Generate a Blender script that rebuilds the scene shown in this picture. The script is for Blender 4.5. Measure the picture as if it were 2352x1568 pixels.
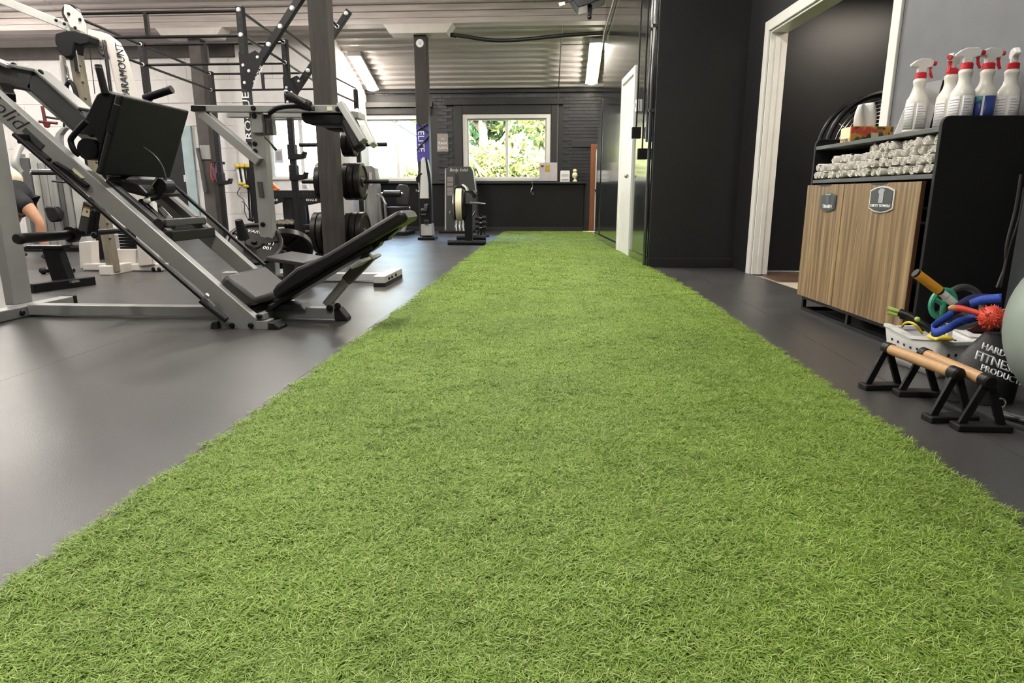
import bpy, bmesh, math, random
from mathutils import Vector, Matrix, Quaternion
random.seed(7)
for o in list(bpy.data.objects):
    bpy.data.objects.remove(o)
S = bpy.context.scene
COL = S.collection
PI = math.pi

# ------------------------------------------------------------------ camera
CAM_H, F_PX, W_PX, H_PX = 0.75, 1468.0, 2352.0, 1568.0
PITCH, YAW = math.radians(12.892), math.radians(3.685)
cd = bpy.data.cameras.new('camera'); cam = bpy.data.objects.new('camera', cd); COL.objects.link(cam)
cd.sensor_fit = 'HORIZONTAL'; cd.sensor_width = 36.0; cd.lens = 36.0 * F_PX / W_PX
cd.clip_start = 0.02; cd.clip_end = 400
cam.location = (0, 0, CAM_H); cam.rotation_euler = (PI / 2 - PITCH, 0, YAW)
S.camera = cam
CF = Vector((-math.sin(YAW) * math.cos(PITCH), math.cos(YAW) * math.cos(PITCH), -math.sin(PITCH)))
CR = Vector((math.cos(YAW), math.sin(YAW), 0)); CU = CR.cross(CF); CO = Vector((0, 0, CAM_H))

def ray(u, v):
    return CF + CR * ((u - W_PX / 2) / F_PX) + CU * ((H_PX / 2 - v) / F_PX)
def at(u, v, Y):
    "survey: the point of the room that lies at depth Y where the photograph shows it"
    r = ray(u, v); return CO + r * (Y / r.y)
def atx(u, v, X):
    r = ray(u, v); return CO + r * (X / r.x)
def atz(u, v, z=0.0):
    r = ray(u, v); return CO + r * ((z - CAM_H) / r.z)

# ------------------------------------------------------------------ world, sun, lamps, exposure
wd = bpy.data.worlds.new('world'); S.world = wd; wd.use_nodes = True
nt = wd.node_tree; nt.nodes.clear()
sky = nt.nodes.new('ShaderNodeTexSky'); sky.sky_type = 'NISHITA'; sky.sun_disc = False
sky.sun_elevation = math.radians(38); sky.sun_rotation = math.radians(215); sky.air_density = 1.0; sky.dust_density = 2.0
bg = nt.nodes.new('ShaderNodeBackground'); bg.inputs[1].default_value = 9.0
wo = nt.nodes.new('ShaderNodeOutputWorld')
nt.links.new(sky.outputs[0], bg.inputs[0]); nt.links.new(bg.outputs[0], wo.inputs[0])
sl = bpy.data.lights.new('sun', 'SUN'); sl.energy = 55.0; sl.angle = math.radians(1.0); sl.color = (1.0, 0.95, 0.85)
so = bpy.data.objects.new('sun', sl); COL.objects.link(so); so.location = (-20, -10, 25)
so.rotation_euler = (Vector((-0.42, 0.62, -0.62))).to_track_quat('-Z', 'Y').to_euler()

def area(name, loc, sx, sy, power, col=(1, 0.97, 0.92), rot=(0, 0, 0), spread=180):
    l = bpy.data.lights.new(name, 'AREA'); l.shape = 'RECTANGLE'; l.size = sx; l.size_y = sy
    l.energy = power; l.color = col; l.spread = math.radians(spread)
    o = bpy.data.objects.new(name, l); COL.objects.link(o); o.location = loc; o.rotation_euler = rot
    return o
# strip lamps of the room, in rows under the roof (their fixtures are built further down)
STRIPS = [(-0.6, 0.6, 3.95), (-0.6, 4.4, 3.95), (-3.8, 1.2, 3.95), (-3.8, 5.2, 3.95), (-7.2, 3.0, 3.95), (-7.2, 7.4, 3.95), (-4.0, 9.0, 3.95), (-9.3, 9.6, 3.95), (-0.3, 7.9, 3.95)]
for (x, y, z), pw in zip(STRIPS, (60, 78, 44, 74, 62, 74, 80, 74, 74)):
    area('strip_lamp', (x, y, z - 0.07), 0.16, 1.25, pw)
    area('roof_fill_light', (x, y, z + 0.07), 0.16, 1.25, 38, rot=(PI, 0, 0))  # extra upward lamps added to brighten the roof sheets
# unseen lamp added to brighten the side room
area('hallway_fill_light', (3.2, 5.4, 2.55), 0.9, 0.9, 40, (1, 0.88, 0.74))

S.view_settings.view_transform = 'Standard'; S.view_settings.look = 'None'
S.view_settings.gamma = 1.0; S.view_settings.use_curve_mapping = False
S.view_settings.exposure = 0.35
S.cycles.max_bounces = 8; S.cycles.diffuse_bounces = 4; S.cycles.glossy_bounces = 4; S.cycles.transparent_max_bounces = 12
S.cycles.caustics_reflective = False; S.cycles.caustics_refractive = False; S.cycles.sample_clamp_indirect = 6.0

# ------------------------------------------------------------------ materials
def lin(h):
    h = h.lstrip('#'); v = [int(h[i:i + 2], 16) / 255 for i in (0, 2, 4)]
    return tuple(c / 12.92 if c <= 0.04045 else ((c + 0.055) / 1.055) ** 2.4 for c in v) + (1,)
MATS = {}
def mat(name, hexc, rough=0.5, metal=0.0, var=0.08, scale=8.0, bump=0.0, bscale=60.0, emit=0.0, coat=0.0, spec=0.5, stretch=None, sub=0.0, hex2=None, rvar=0.0):
    if name in MATS: return MATS[name]
    m = bpy.data.materials.new(name); m.use_nodes = True; MATS[name] = m
    n = m.node_tree.nodes; L = m.node_tree.links; b = n['Principled BSDF']
    c = lin(hexc)
    tc = n.new('ShaderNodeTexCoord'); mp = n.new('ShaderNodeMapping'); L.new(tc.outputs['Object'], mp.inputs[0])
    if stretch: mp.inputs['Scale'].default_value = stretch
    no = n.new('ShaderNodeTexNoise'); no.inputs['Scale'].default_value = scale; no.inputs['Detail'].default_value = 5
    L.new(mp.outputs[0], no.inputs[0])
    rp = n.new('ShaderNodeValToRGB'); L.new(no.outputs[0], rp.inputs[0])
    rp.color_ramp.elements[0].position = 0.3; rp.color_ramp.elements[1].position = 0.7
    d = lin(hex2) if hex2 else None
    rp.color_ramp.elements[0].color = tuple(x * (1 - var) for x in c[:3]) + (1,)
    rp.color_ramp.elements[1].color = d if d else tuple(min(1, x * (1 + var)) for x in c[:3]) + (1,)
    L.new(rp.outputs[0], b.inputs['Base Color'])
    b.inputs['Roughness'].default_value = rough; b.inputs['Metallic'].default_value = metal
    b.inputs['Specular IOR Level'].default_value = spec
    if rvar:
        mr = n.new('ShaderNodeMapRange'); mr.inputs[3].default_value = rough - rvar; mr.inputs[4].default_value = rough + rvar
        L.new(no.outputs[0], mr.inputs[0]); L.new(mr.outputs[0], b.inputs['Roughness'])
    if coat: b.inputs['Coat Weight'].default_value = coat; b.inputs['Coat Roughness'].default_value = 0.09; b.inputs['Coat IOR'].default_value = 1.9
    if sub: b.inputs['Subsurface Weight'].default_value = sub; b.inputs['Subsurface Radius'].default_value = (0.02, 0.01, 0.006)
    if emit:
        b.inputs['Emission Color'].default_value = c; b.inputs['Emission Strength'].default_value = emit
    if bump:
        n2 = n.new('ShaderNodeTexNoise'); n2.inputs['Scale'].default_value = bscale; n2.inputs['Detail'].default_value = 4
        L.new(mp.outputs[0], n2.inputs[0])
        bp = n.new('ShaderNodeBump'); bp.inputs['Strength'].default_value = bump; bp.inputs['Distance'].default_value = 0.01
        L.new(n2.outputs[0], bp.inputs['Height']); L.new(bp.outputs[0], b.inputs['Normal'])
    return m
def M(k): return MATS[k]
mat('black_gloss', '#1c1d1f', 0.2, bump=0.05, bscale=14, var=0.15, spec=0.8, rvar=0.04, coat=1.0)
mat('black_satin', '#232427', 0.42, bump=0.05, bscale=40, var=0.12)
mat('charcoal_wall', '#1e1e1f', 0.36, bump=0.04, bscale=60, var=0.1, spec=0.45)
mat('grey_wall', '#5d5f63', 0.5, bump=0.05, bscale=90, var=0.06)
mat('black_brick', '#29292d', 0.34, bump=0.25, bscale=40, var=0.3)
mat('black_trim', '#1f1f21', 0.5, var=0.15, bump=0.08, bscale=30)
mat('black_board', '#0f0f10', 0.6, spec=0.28, var=0.12)
mat('white_paint', '#e4e2dd', 0.4, var=0.03)
mat('white_block', '#e8e4e2', 0.7, var=0.04, bump=0.1, bscale=60)
mat('roof_white', '#ded6d6', 0.38, var=0.1, scale=1.6, stretch=(0.4, 2, 2), metal=0.0)
mat('beam_cream', '#cbc1bd', 0.6, var=0.2, scale=3, stretch=(0.4, 4, 6))
mat('beam_brown', '#4c4744', 0.7, var=0.15)
mat('timber_dark', '#332f2d', 0.62, spec=0.28, var=0.25, scale=5, stretch=(6, 6, 0.6), bump=0.3, bscale=30)
mat('rubber_floor', '#3d3c3c', 0.34, var=0.12, scale=2.2, bump=0.12, bscale=260, spec=0.4, rvar=0.07)
mat('sub_floor', '#3d3b39', 0.8)
mat('concrete', '#8b8378', 0.75, var=0.2)
mat('brown_floor', '#5b463a', 0.4, var=0.25, scale=4, stretch=(1, 8, 1))
mat('beige_tile', '#b5ab97', 0.5)
mat('grey_metal', '#92928f', 0.38, metal=0.25, var=0.05, bump=0.05, bscale=300)
mat('grey_metal_dark', '#474746', 0.42, metal=0.25, var=0.06)
mat('light_metal', '#c9c9c4', 0.35, metal=0.2, var=0.04)
mat('black_metal', '#121214', 0.38, spec=0.28, metal=0.1, var=0.1)
mat('black_powder', '#161517', 0.48, spec=0.28, var=0.1, bump=0.05, bscale=200)
mat('black_plastic', '#131314', 0.4, spec=0.28, var=0.1)
mat('dark_panel', '#121213', 0.58, spec=0.28, var=0.12, bump=0.1, bscale=250)
mat('vinyl', '#343131', 0.42, var=0.08, bump=0.12, bscale=140)
mat('vinyl_black', '#1b1a1c', 0.4, spec=0.28, var=0.08, bump=0.12, bscale=140)
mat('rubber_black', '#171617', 0.55, spec=0.28, var=0.12, bump=0.1, bscale=160)
mat('iron', '#211e1d', 0.36, spec=0.28, metal=0.3, var=0.2, scale=20)
mat('chrome', '#d8d8d8', 0.12, metal=1.0, var=0.02)
mat('steel', '#9c9c9c', 0.28, metal=0.9, var=0.05)
mat('cream_enamel', '#d9d2cb', 0.4, var=0.05)
mat('tan_wood_post', '#77705f', 0.6, var=0.25, scale=6, stretch=(4, 4, .6))
mat('white_plastic', '#eceaea', 0.35, var=0.02, sub=0.05)
mat('bottle_white', '#e9e6df', 0.32, var=0.03, sub=0.1)
mat('label_paper', '#dcd9dc', 0.45, var=0.03)
mat('label_blue', '#2b3f86', 0.4)
mat('label_teal', '#4c8a97', 0.4)
mat('ink_grey', '#a19fa4', 0.6)
mat('red_plastic', '#c3252f', 0.35)
mat('towel', '#dcd7d1', 0.9, var=0.05, bump=0.5, bscale=220)
mat('paper', '#efeef0', 0.8, var=0.01)
mat('tissue', '#f2f0f2', 0.85, var=0.01)
mat('text_white', '#eeeeee', 0.5, var=0.0)
mat('text_black', '#232325', 0.5, var=0.0)
mat('badge_black', '#2f3236', 0.4)
mat('badge_rim', '#d9d3c8', 0.35, metal=0.4)
mat('badge_rim_dark', '#4a514f', 0.4, metal=0.3)
mat('wood_edge', '#4d3122', 0.5)
mat('grip_wood', '#b48d63', 0.5, var=0.12, scale=10, stretch=(8, 8, 1))
mat('orange_foam', '#dd9a2b', 0.8, var=0.05, bump=0.3, bscale=120)
mat('yellow', '#dfc73d', 0.5)
mat('lime', '#a9bd62', 0.5)
mat('teal', '#2d8a6f', 0.45)
mat('blue_strap', '#1d3f9c', 0.7, bump=0.3, bscale=300)
mat('navy', '#1a1c48', 0.6)
mat('coral', '#c9432f', 0.5)
mat('ball_grey', '#8f9b94', 0.38, var=0.06, scale=3, bump=0.03, bscale=200)
mat('bag_black', '#2b2b2d', 0.6, bump=0.25, bscale=200)
mat('skin', '#c99674', 0.5, sub=0.08)
mat('shirt_beige', '#e6d7bd', 0.8)
mat('shorts_black', '#17171b', 0.8)
mat('hair', '#2a1d14', 0.7)
mat('shoe', '#3a3a40', 0.7)
mat('banner', '#3a3480', 0.7)
mat('door_wood', '#7d4a2b', 0.5, var=0.25, scale=5, stretch=(5, 5, .5))
mat('poster_grey', '#8a8280', 0.7)
mat('board_grey', '#bdb6bd', 0.3)
mat('gold', '#b0963c', 0.5)
mat('purple', '#6d4e80', 0.6)
mat('maroon', '#7a2f33', 0.6)
mat('red_dark', '#5c2326', 0.5)
mat('shroud', '#9a9a98', 0.4, var=0.15, scale=3, stretch=(6, 6, .5))
mat('shroud_dark', '#5a5a5c', 0.4)
mat('siding', '#c9d0d4', 0.6)
mat('siding_roof', '#6f8a92', 0.7)
mat('bark', '#6b5b45', 0.9, bump=0.5, bscale=20)
mat('lawn', '#6e6c5c', 0.9, var=0.3, scale=2)
mat('door_teal', '#b9ccd0', 0.4)
mat('sticker', '#e6e0bb', 0.5)
mat('orange', '#d27a34', 0.5)
mat('cable_black', '#1a1717', 0.5)
mat('tube_light', '#fff6e4', 0.4, emit=75.0)

def leafmat(name, a, b, trans=0.5):
    m = bpy.data.materials.new(name); m.use_nodes = True; MATS[name] = m
    n = m.node_tree.nodes; L = m.node_tree.links; n.clear()
    oi = n.new('ShaderNodeNewGeometry'); rp = n.new('ShaderNodeValToRGB')
    L.new(oi.outputs['Random Per Island'], rp.inputs[0])
    rp.color_ramp.elements[0].color = lin(a); rp.color_ramp.elements[1].color = lin(b)
    d = n.new('ShaderNodeBsdfDiffuse'); t = n.new('ShaderNodeBsdfTranslucent'); mx = n.new('ShaderNodeMixShader'); o = n.new('ShaderNodeOutputMaterial')
    mx.inputs[0].default_value = trans
    L.new(rp.outputs[0], d.inputs[0]); L.new(rp.outputs[0], t.inputs[0])
    L.new(d.outputs[0], mx.inputs[1]); L.new(t.outputs[0], mx.inputs[2]); L.new(mx.outputs[0], o.inputs[0])
leafmat('leaf_green', '#3c4d2c', '#65733f'); leafmat('leaf_yellow', '#5d6236', '#8d8b5c'); leafmat('leaf_dark', '#263a28', '#4a5f3c')

def turf_mat():
    m = bpy.data.materials.new('turf_blade'); m.use_nodes = True; MATS['turf_blade'] = m
    n = m.node_tree.nodes; L = m.node_tree.links; n.clear()
    ca = n.new('ShaderNodeVertexColor'); ca.layer_name = 'tint'
    tc = n.new('ShaderNodeNewGeometry'); no = n.new('ShaderNodeTexNoise'); no.inputs['Scale'].default_value = 2.3; no.inputs['Detail'].default_value = 3
    L.new(tc.outputs['Position'], no.inputs[0])
    mr = n.new('ShaderNodeMapRange'); mr.inputs[1].default_value = .3; mr.inputs[2].default_value = .7; mr.inputs[3].default_value = 0.88; mr.inputs[4].default_value = 1.12
    L.new(no.outputs[0], mr.inputs[0])
    mu = n.new('ShaderNodeVectorMath'); mu.operation = 'SCALE'; L.new(ca.outputs[0], mu.inputs[0]); L.new(mr.outputs[0], mu.inputs['Scale'])
    b = n.new('ShaderNodeBsdfPrincipled'); b.inputs['Roughness'].default_value = 0.5; b.inputs['Specular IOR Level'].default_value = 0.3
    t = n.new('ShaderNodeBsdfTranslucent'); mx = n.new('ShaderNodeMixShader'); mx.inputs[0].default_value = 0.25; o = n.new('ShaderNodeOutputMaterial')
    L.new(mu.outputs[0], b.inputs['Base Color']); L.new(mu.outputs[0], t.inputs[0])
    L.new(b.outputs[0], mx.inputs[1]); L.new(t.outputs[0], mx.inputs[2]); L.new(mx.outputs[0], o.inputs[0])
turf_mat()
mat('turf_back', '#5a7030', 0.9)

def wood_door():
    m = bpy.data.materials.new('door_oak'); m.use_nodes = True; MATS['door_oak'] = m
    n = m.node_tree.nodes; L = m.node_tree.links; b = n['Principled BSDF']
    tc = n.new('ShaderNodeTexCoord'); mp = n.new('ShaderNodeMapping'); mp.inputs['Scale'].default_value = (40, 40, 1.3); L.new(tc.outputs['Object'], mp.inputs[0])
    a = n.new('ShaderNodeTexNoise'); a.inputs['Scale'].default_value = 1.0; a.inputs['Detail'].default_value = 6; L.new(mp.outputs[0], a.inputs[0])
    mp2 = n.new('ShaderNodeMapping'); mp2.inputs['Scale'].default_value = (140, 140, 1.0); L.new(tc.outputs['Object'], mp2.inputs[0])
    c = n.new('ShaderNodeTexNoise'); c.inputs['Scale'].default_value = 1.0; c.inputs['Detail'].default_value = 3; L.new(mp2.outputs[0], c.inputs[0])
    r1 = n.new('ShaderNodeValToRGB'); L.new(a.outputs[0], r1.inputs[0])
    e = r1.color_ramp.elements; e[0].position = .3; e[0].color = lin('#523f2d'); e[1].position = .72; e[1].color = lin('#a08966')
    x = r1.color_ramp.elements.new(.5); x.color = lin('#7b6345')
    r2 = n.new('ShaderNodeValToRGB'); L.new(c.outputs[0], r2.inputs[0]); r2.color_ramp.elements[0].position = .62; r2.color_ramp.elements[1].position = .7
    r2.color_ramp.elements[0].color = (0, 0, 0, 1); r2.color_ramp.elements[1].color = (.6, .6, .6, 1)
    mx = n.new('ShaderNodeMixRGB'); L.new(r2.outputs[0], mx.inputs[0]); L.new(r1.outputs[0], mx.inputs[1]); mx.inputs[2].default_value = lin('#c2a985')
    L.new(mx.outputs[0], b.inputs['Base Color']); b.inputs['Roughness'].default_value = .5
    bp = n.new('ShaderNodeBump'); bp.inputs['Strength'].default_value = .25; L.new(a.outputs[0], bp.inputs['Height']); L.new(bp.outputs[0], b.inputs['Normal'])
wood_door()

def floral():
    m = bpy.data.materials.new('floral_print'); m.use_nodes = True; MATS['floral_print'] = m
    n = m.node_tree.nodes; L = m.node_tree.links; b = n['Principled BSDF']
    tc = n.new('ShaderNodeTexCoord'); v = n.new('ShaderNodeTexVoronoi'); v.inputs['Scale'].default_value = 38; L.new(tc.outputs['Object'], v.inputs[0])
    rp = n.new('ShaderNodeValToRGB'); rp.color_ramp.interpolation = 'CONSTANT'; L.new(v.outputs['Color'], rp.inputs[0])
    cs = ['#3f5230', '#c9734f', '#d8a14c', '#4d6336', '#d8584c', '#e0c795']
    e = rp.color_ramp.elements; e[0].color = lin(cs[0]); e[1].position = 1 / 6; e[1].color = lin(cs[1])
    for i in range(2, 6):
        x = e.new(i / 6); x.color = lin(cs[i])
    L.new(rp.outputs[0], b.inputs['Base Color']); b.inputs['Roughness'].default_value = .5
floral()

def glass():
    m = bpy.data.materials.new('window_glass'); m.use_nodes = True; MATS['window_glass'] = m
    n = m.node_tree.nodes; L = m.node_tree.links; n.clear()
    t = n.new('ShaderNodeBsdfTransparent'); t.inputs[0].default_value = (.95, .98, .97, 1); g = n.new('ShaderNodeBsdfGlossy'); g.inputs['Roughness'].default_value = .02
    f = n.new('ShaderNodeFresnel'); f.inputs[0].default_value = 1.45; mx = n.new('ShaderNodeMixShader'); o = n.new('ShaderNodeOutputMaterial')
    L.new(f.outputs[0], mx.inputs[0]); L.new(t.outputs[0], mx.inputs[1]); L.new(g.outputs[0], mx.inputs[2]); L.new(mx.outputs[0], o.inputs[0])
glass()
# ------------------------------------------------------------------ geometry helpers
V = Vector
class G:
    "collects shapes for one mesh"
    def __init__(s): s.b = bmesh.new()
    def box(s, c, d, R=None):
        vs = []
        for k in ((-1, -1, -1), (1, -1, -1), (1, 1, -1), (-1, 1, -1), (-1, -1, 1), (1, -1, 1), (1, 1, 1), (-1, 1, 1)):
            p = V((k[0] * d[0] / 2, k[1] * d[1] / 2, k[2] * d[2] / 2))
            if R: p = R @ p
            vs.append(s.b.verts.new(p + V(c)))
        for f in ((0, 3, 2, 1), (4, 5, 6, 7), (0, 1, 5, 4), (1, 2, 6, 5), (2, 3, 7, 6), (3, 0, 4, 7)):
            s.b.faces.new([vs[i] for i in f])
        return s
    def lohi(s, lo, hi):
        return s.box([(a + b) / 2 for a, b in zip(lo, hi)], [abs(b - a) for a, b in zip(lo, hi)])
    def beam(s, a, b, w, h, up=(0, 0, 1)):
        a, b = V(a), V(b); d = (b - a); L = d.length; z = d.normalized()
        x = z.cross(V(up))
        if x.length < 1e-5: x = z.cross(V((0, 1, 0)))
        x.normalize(); y = x.cross(z).normalized()
        R = Matrix((x, y, z)).transposed()
        return s.box((a + b) / 2, (w, h, L), R)
    def tube(s, pts, r, n=10, cap=True, closed=False):
        pts = [V(p) for p in pts]; N = len(pts); rs = r if isinstance(r, (list, tuple)) else [r] * N
        rings = []; ref = None
        for i, p in enumerate(pts):
            if closed: t = (pts[(i + 1) % N] - pts[i - 1])
            else: t = (pts[min(i + 1, N - 1)] - pts[max(i - 1, 0)])
            t.normalize()
            if ref is None:
                ref = t.cross(V((0, 0, 1)))
                if ref.length < .05: ref = t.cross(V((0, 1, 0)))
            ref = (ref - t * ref.dot(t)).normalized(); q = t.cross(ref)
            rings.append([s.b.verts.new(p + (ref * math.cos(2 * PI * k / n) + q * math.sin(2 * PI * k / n)) * rs[i]) for k in range(n)])
        for i in range(N if closed else N - 1):
            A, B = rings[i], rings[(i + 1) % N]
            for k in range(n): s.b.faces.new((A[k], A[(k + 1) % n], B[(k + 1) % n], B[k]))
        if cap and not closed:
            s.b.faces.new(rings[0][::-1]); s.b.faces.new(rings[-1])
        return s
    def cyl(s, a, b, r, r2=None, n=16): return s.tube([a, b], [r, r if r2 is None else r2], n)
    def lathe(s, prof, o=(0, 0, 0), axis=(0, 0, 1), n=24):
        "prof: (radius, height) pairs along axis from o"
        z = V(axis).normalized(); x = z.cross(V((0, 0, 1)))
        if x.length < .01: x = V((1, 0, 0))
        x.normalize(); y = z.cross(x); o = V(o); rings = []
        for (r, h) in prof:
            if r < 1e-5: rings.append([s.b.verts.new(o + z * h)])
            else: rings.append([s.b.verts.new(o + z * h + (x * math.cos(2 * PI * k / n) + y * math.sin(2 * PI * k / n)) * r) for k in range(n)])
        for A, B in zip(rings[:-1], rings[1:]):
            for k in range(n):
                k2 = (k + 1) % n
                if len(A) == 1 and len(B) == 1: continue
                if len(A) == 1: s.b.faces.new((A[0], B[k2], B[k]))
                elif len(B) == 1: s.b.faces.new((A[k], A[k2], B[0]))
                else: s.b.faces.new((A[k], A[k2], B[k2], B[k]))
        return s
    def prism(s, poly, vec):
        vec = V(vec); A = [s.b.verts.new(V(p)) for p in poly]; B = [s.b.verts.new(V(p) + vec) for p in poly]; n = len(A)
        s.b.faces.new(A[::-1]); s.b.faces.new(B)
        for k in range(n): s.b.faces.new((A[k], A[(k + 1) % n], B[(k + 1) % n], B[k]))
        return s
    def ball(s, c, r, sc=(1, 1, 1), n=16, m=10):
        c = V(c); prev = None; top = s.b.verts.new(c + V((0, 0, r * sc[2]))); bot = s.b.verts.new(c - V((0, 0, r * sc[2]))); rings = []
        for i in range(1, m):
            t = PI * i / m
            rings.append([s.b.verts.new(c + V((r * sc[0] * math.sin(t) * math.cos(2 * PI * k / n), r * sc[1] * math.sin(t) * math.sin(2 * PI * k / n), r * sc[2] * math.cos(t)))) for k in range(n)])
        for k in range(n):
            s.b.faces.new((top, rings[0][k], rings[0][(k + 1) % n])); s.b.faces.new((bot, rings[-1][(k + 1) % n], rings[-1][k]))
        for A, B in zip(rings[:-1], rings[1:]):
            for k in range(n): s.b.faces.new((A[k], B[k], B[(k + 1) % n], A[(k + 1) % n]))
        return s
    def sheet(s, f, nu, nv):
        g = [[s.b.verts.new(V(f(i / nu, j / nv))) for j in range(nv + 1)] for i in range(nu + 1)]
        for i in range(nu):
            for j in range(nv): s.b.faces.new((g[i][j], g[i + 1][j], g[i + 1][j + 1], g[i][j + 1]))
        return s
ROOT = {}
def origin(p):
    return ROOT.get(p.name, V((0, 0, 0))) if p else V((0, 0, 0))
def obj(name, g, m, parent=None, bevel=0.0, smooth=None, solid=0.0, sub=0):
    "ONE mesh object; coordinates in g are room coordinates (or the local ones of a turned thing)"
    bm = g.b if isinstance(g, G) else g
    bmesh.ops.recalc_face_normals(bm, faces=bm.faces)
    o3 = origin(parent)
    if o3.length: bmesh.ops.translate(bm, verts=bm.verts, vec=-o3)
    me = bpy.data.meshes.new(name); bm.to_mesh(me); bm.free()
    me.materials.append(MATS[m] if isinstance(m, str) else m)
    ob = bpy.data.objects.new(name, me); COL.objects.link(ob)
    if parent: ob.parent = parent; ROOT[ob.name] = o3
    if smooth is None: smooth = 40
    if smooth:
        for p in me.polygons: p.use_smooth = True
        try: me.set_sharp_from_angle(angle=math.radians(smooth))
        except Exception: pass
    if solid:
        md = ob.modifiers.new('solid', 'SOLIDIFY'); md.thickness = solid; md.offset = 0
    if bevel:
        md = ob.modifiers.new('bevel', 'BEVEL'); md.width = bevel; md.segments = 2; md.limit_method = 'ANGLE'; md.angle_limit = math.radians(50)
    if sub:
        md = ob.modifiers.new('sub', 'SUBSURF'); md.levels = sub; md.render_levels = sub
    return ob
def thing(name, label, cat, loc=(0, 0, 0), rotz=0.0, group=None):
    o = bpy.data.objects.new(name, None); COL.objects.link(o); o.empty_display_size = .1
    o.location = loc; o.rotation_euler = (0, 0, rotz); o['label'] = label; o['category'] = cat
    if group: o['group'] = group
    ROOT[o.name] = V(loc) if not rotz else V((0, 0, 0))
    return o
def tag(o, label, cat, group=None):
    o['label'] = label; o['category'] = cat
    if group: o['group'] = group
    return o
def struct(o): o['kind'] = 'structure'; return o
def stuff(o): o['kind'] = 'stuff'; return o
def lab(o, t): o['label'] = t; return o
def dup(root, loc, rotz=None, label=None):
    r = root.copy(); COL.objects.link(r); r.location = loc
    if rotz is not None: r.rotation_euler = (0, 0, rotz)
    if label: r['label'] = label
    for ch in list(root.children):
        c = ch.copy(); COL.objects.link(c); c.parent = r
        for g in list(ch.children):
            d = g.copy(); COL.objects.link(d); d.parent = c
    return r
def share(src, name, loc, parent, rotz=0.0):
    c = bpy.data.objects.new(name, src.data); COL.objects.link(c); c.parent = parent; c.location = loc; c.rotation_euler = (0, 0, rotz)
    return c
def text(s, o, xdir, ydir, size, m, parent, name='lettering', ext=0.002, font_shear=0.0, align='CENTER', wide=1.0, thin=0.0):
    "raised lettering: centred at o, reading along xdir, letters upright along ydir"
    cu = bpy.data.curves.new(name, 'FONT'); cu.body = s; cu.size = size; cu.align_x = align; cu.align_y = 'CENTER'; cu.extrude = ext; cu.shear = font_shear
    cu.resolution_u = 2; cu.offset = -thin
    tmp = bpy.data.objects.new('tmp', cu); COL.objects.link(tmp)
    dg = bpy.context.evaluated_depsgraph_get(); me = bpy.data.meshes.new_from_object(tmp.evaluated_get(dg))
    bpy.data.objects.remove(tmp); bpy.data.curves.remove(cu)
    x = V(xdir).normalized(); y = V(ydir); y = (y - x * y.dot(x)).normalized(); z = x.cross(y)
    R = Matrix((x * wide, y, z)).transposed().to_4x4()
    me.transform(Matrix.Translation(V(o) - origin(parent)) @ R)
    me.materials.clear(); me.materials.append(MATS[m])
    ob = bpy.data.objects.new(name, me); COL.objects.link(ob)
    if parent: ob.parent = parent; ROOT[ob.name] = origin(parent)
    return ob
def bolts(parent, pts, axis, r=0.014, h=0.012, m='black_metal', name='bolt'):
    for p in pts:
        a = V(p); ax = V(axis).normalized()
        obj(name, G().lathe([(0, h), (r * .7, h), (r, h * .5), (r, -.003)], a, ax, 10), m, parent)
def arc(c, r, a0, a1, n, ex, ey):
    c = V(c); ex, ey = V(ex), V(ey)
    return [c + ex * (r * math.cos(a0 + (a1 - a0) * i / n)) + ey * (r * math.sin(a0 + (a1 - a0) * i / n)) for i in range(n + 1)]
def smoothpath(pts, k=6):
    "Catmull-Rom through the points"
    pts = [V(p) for p in pts]; P = [pts[0] * 2 - pts[1]] + pts + [pts[-1] * 2 - pts[-2]]; out = []
    for i in range(1, len(P) - 2):
        for j in range(k):
            t = j / k; a, b, c, d = P[i - 1:i + 3]
            out.append(.5 * ((2 * b) + (c - a) * t + (2 * a - 5 * b + 4 * c - d) * t * t + (3 * b - a - 3 * c + d) * t ** 3))
    return out + [pts[-1]]
def rbox(c, d, r=0.02, R=None): return G().box(c, d, R)
# ------------------------------------------------------------------ the room shell
fl = struct(obj('floor', G().lohi((-11.2, -2.6, -.2), (4.7, 14.0, -.012)), 'concrete'))
edges = [-11.2, -10.82, -9.6, -8.38, -7.16, -5.94, -4.72, -3.5, -2.28, -1.06, .16, 1.38]
for a, b in zip(edges[:-1], edges[1:]):
    y1 = 13.93 if b < .2 else 11.15
    if b < -4: y1 = 11.99
    obj('rubber_mat', G().lohi((a + .0008, -2.5, -.012), (b - .0008, y1, 0)), 'rubber_floor', fl, smooth=0)
def XW(y): return 1.885 + .066 * (6.9 - y)
obj('rubber_mat', G().prism([(1.382, -2.5, -.012), (XW(-2.5), -2.5, -.012), (XW(6.9), 6.9, -.012), (1.382, 6.9, -.012)], (0, 0, .012)), 'rubber_floor', fl, smooth=0)
for i in range(9):
    obj('floor_board', G().lohi((2.02 + .29 * i, 3.6, -.012), (2.02 + .29 * i + .286, 6.65, -.003)), 'brown_floor', fl, smooth=0)
lab(obj('threshold_tile', G().prism([(XW(4.37) + .01, 4.37, -.005), (XW(4.37) + .3, 4.37, -.005), (XW(5.75) + .3, 5.75, -.005), (XW(5.75) + .01, 5.75, -.005)], (0, 0, .006)), 'beige_tile', fl, smooth=0), 'pale beige tile in the doorway')

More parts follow.
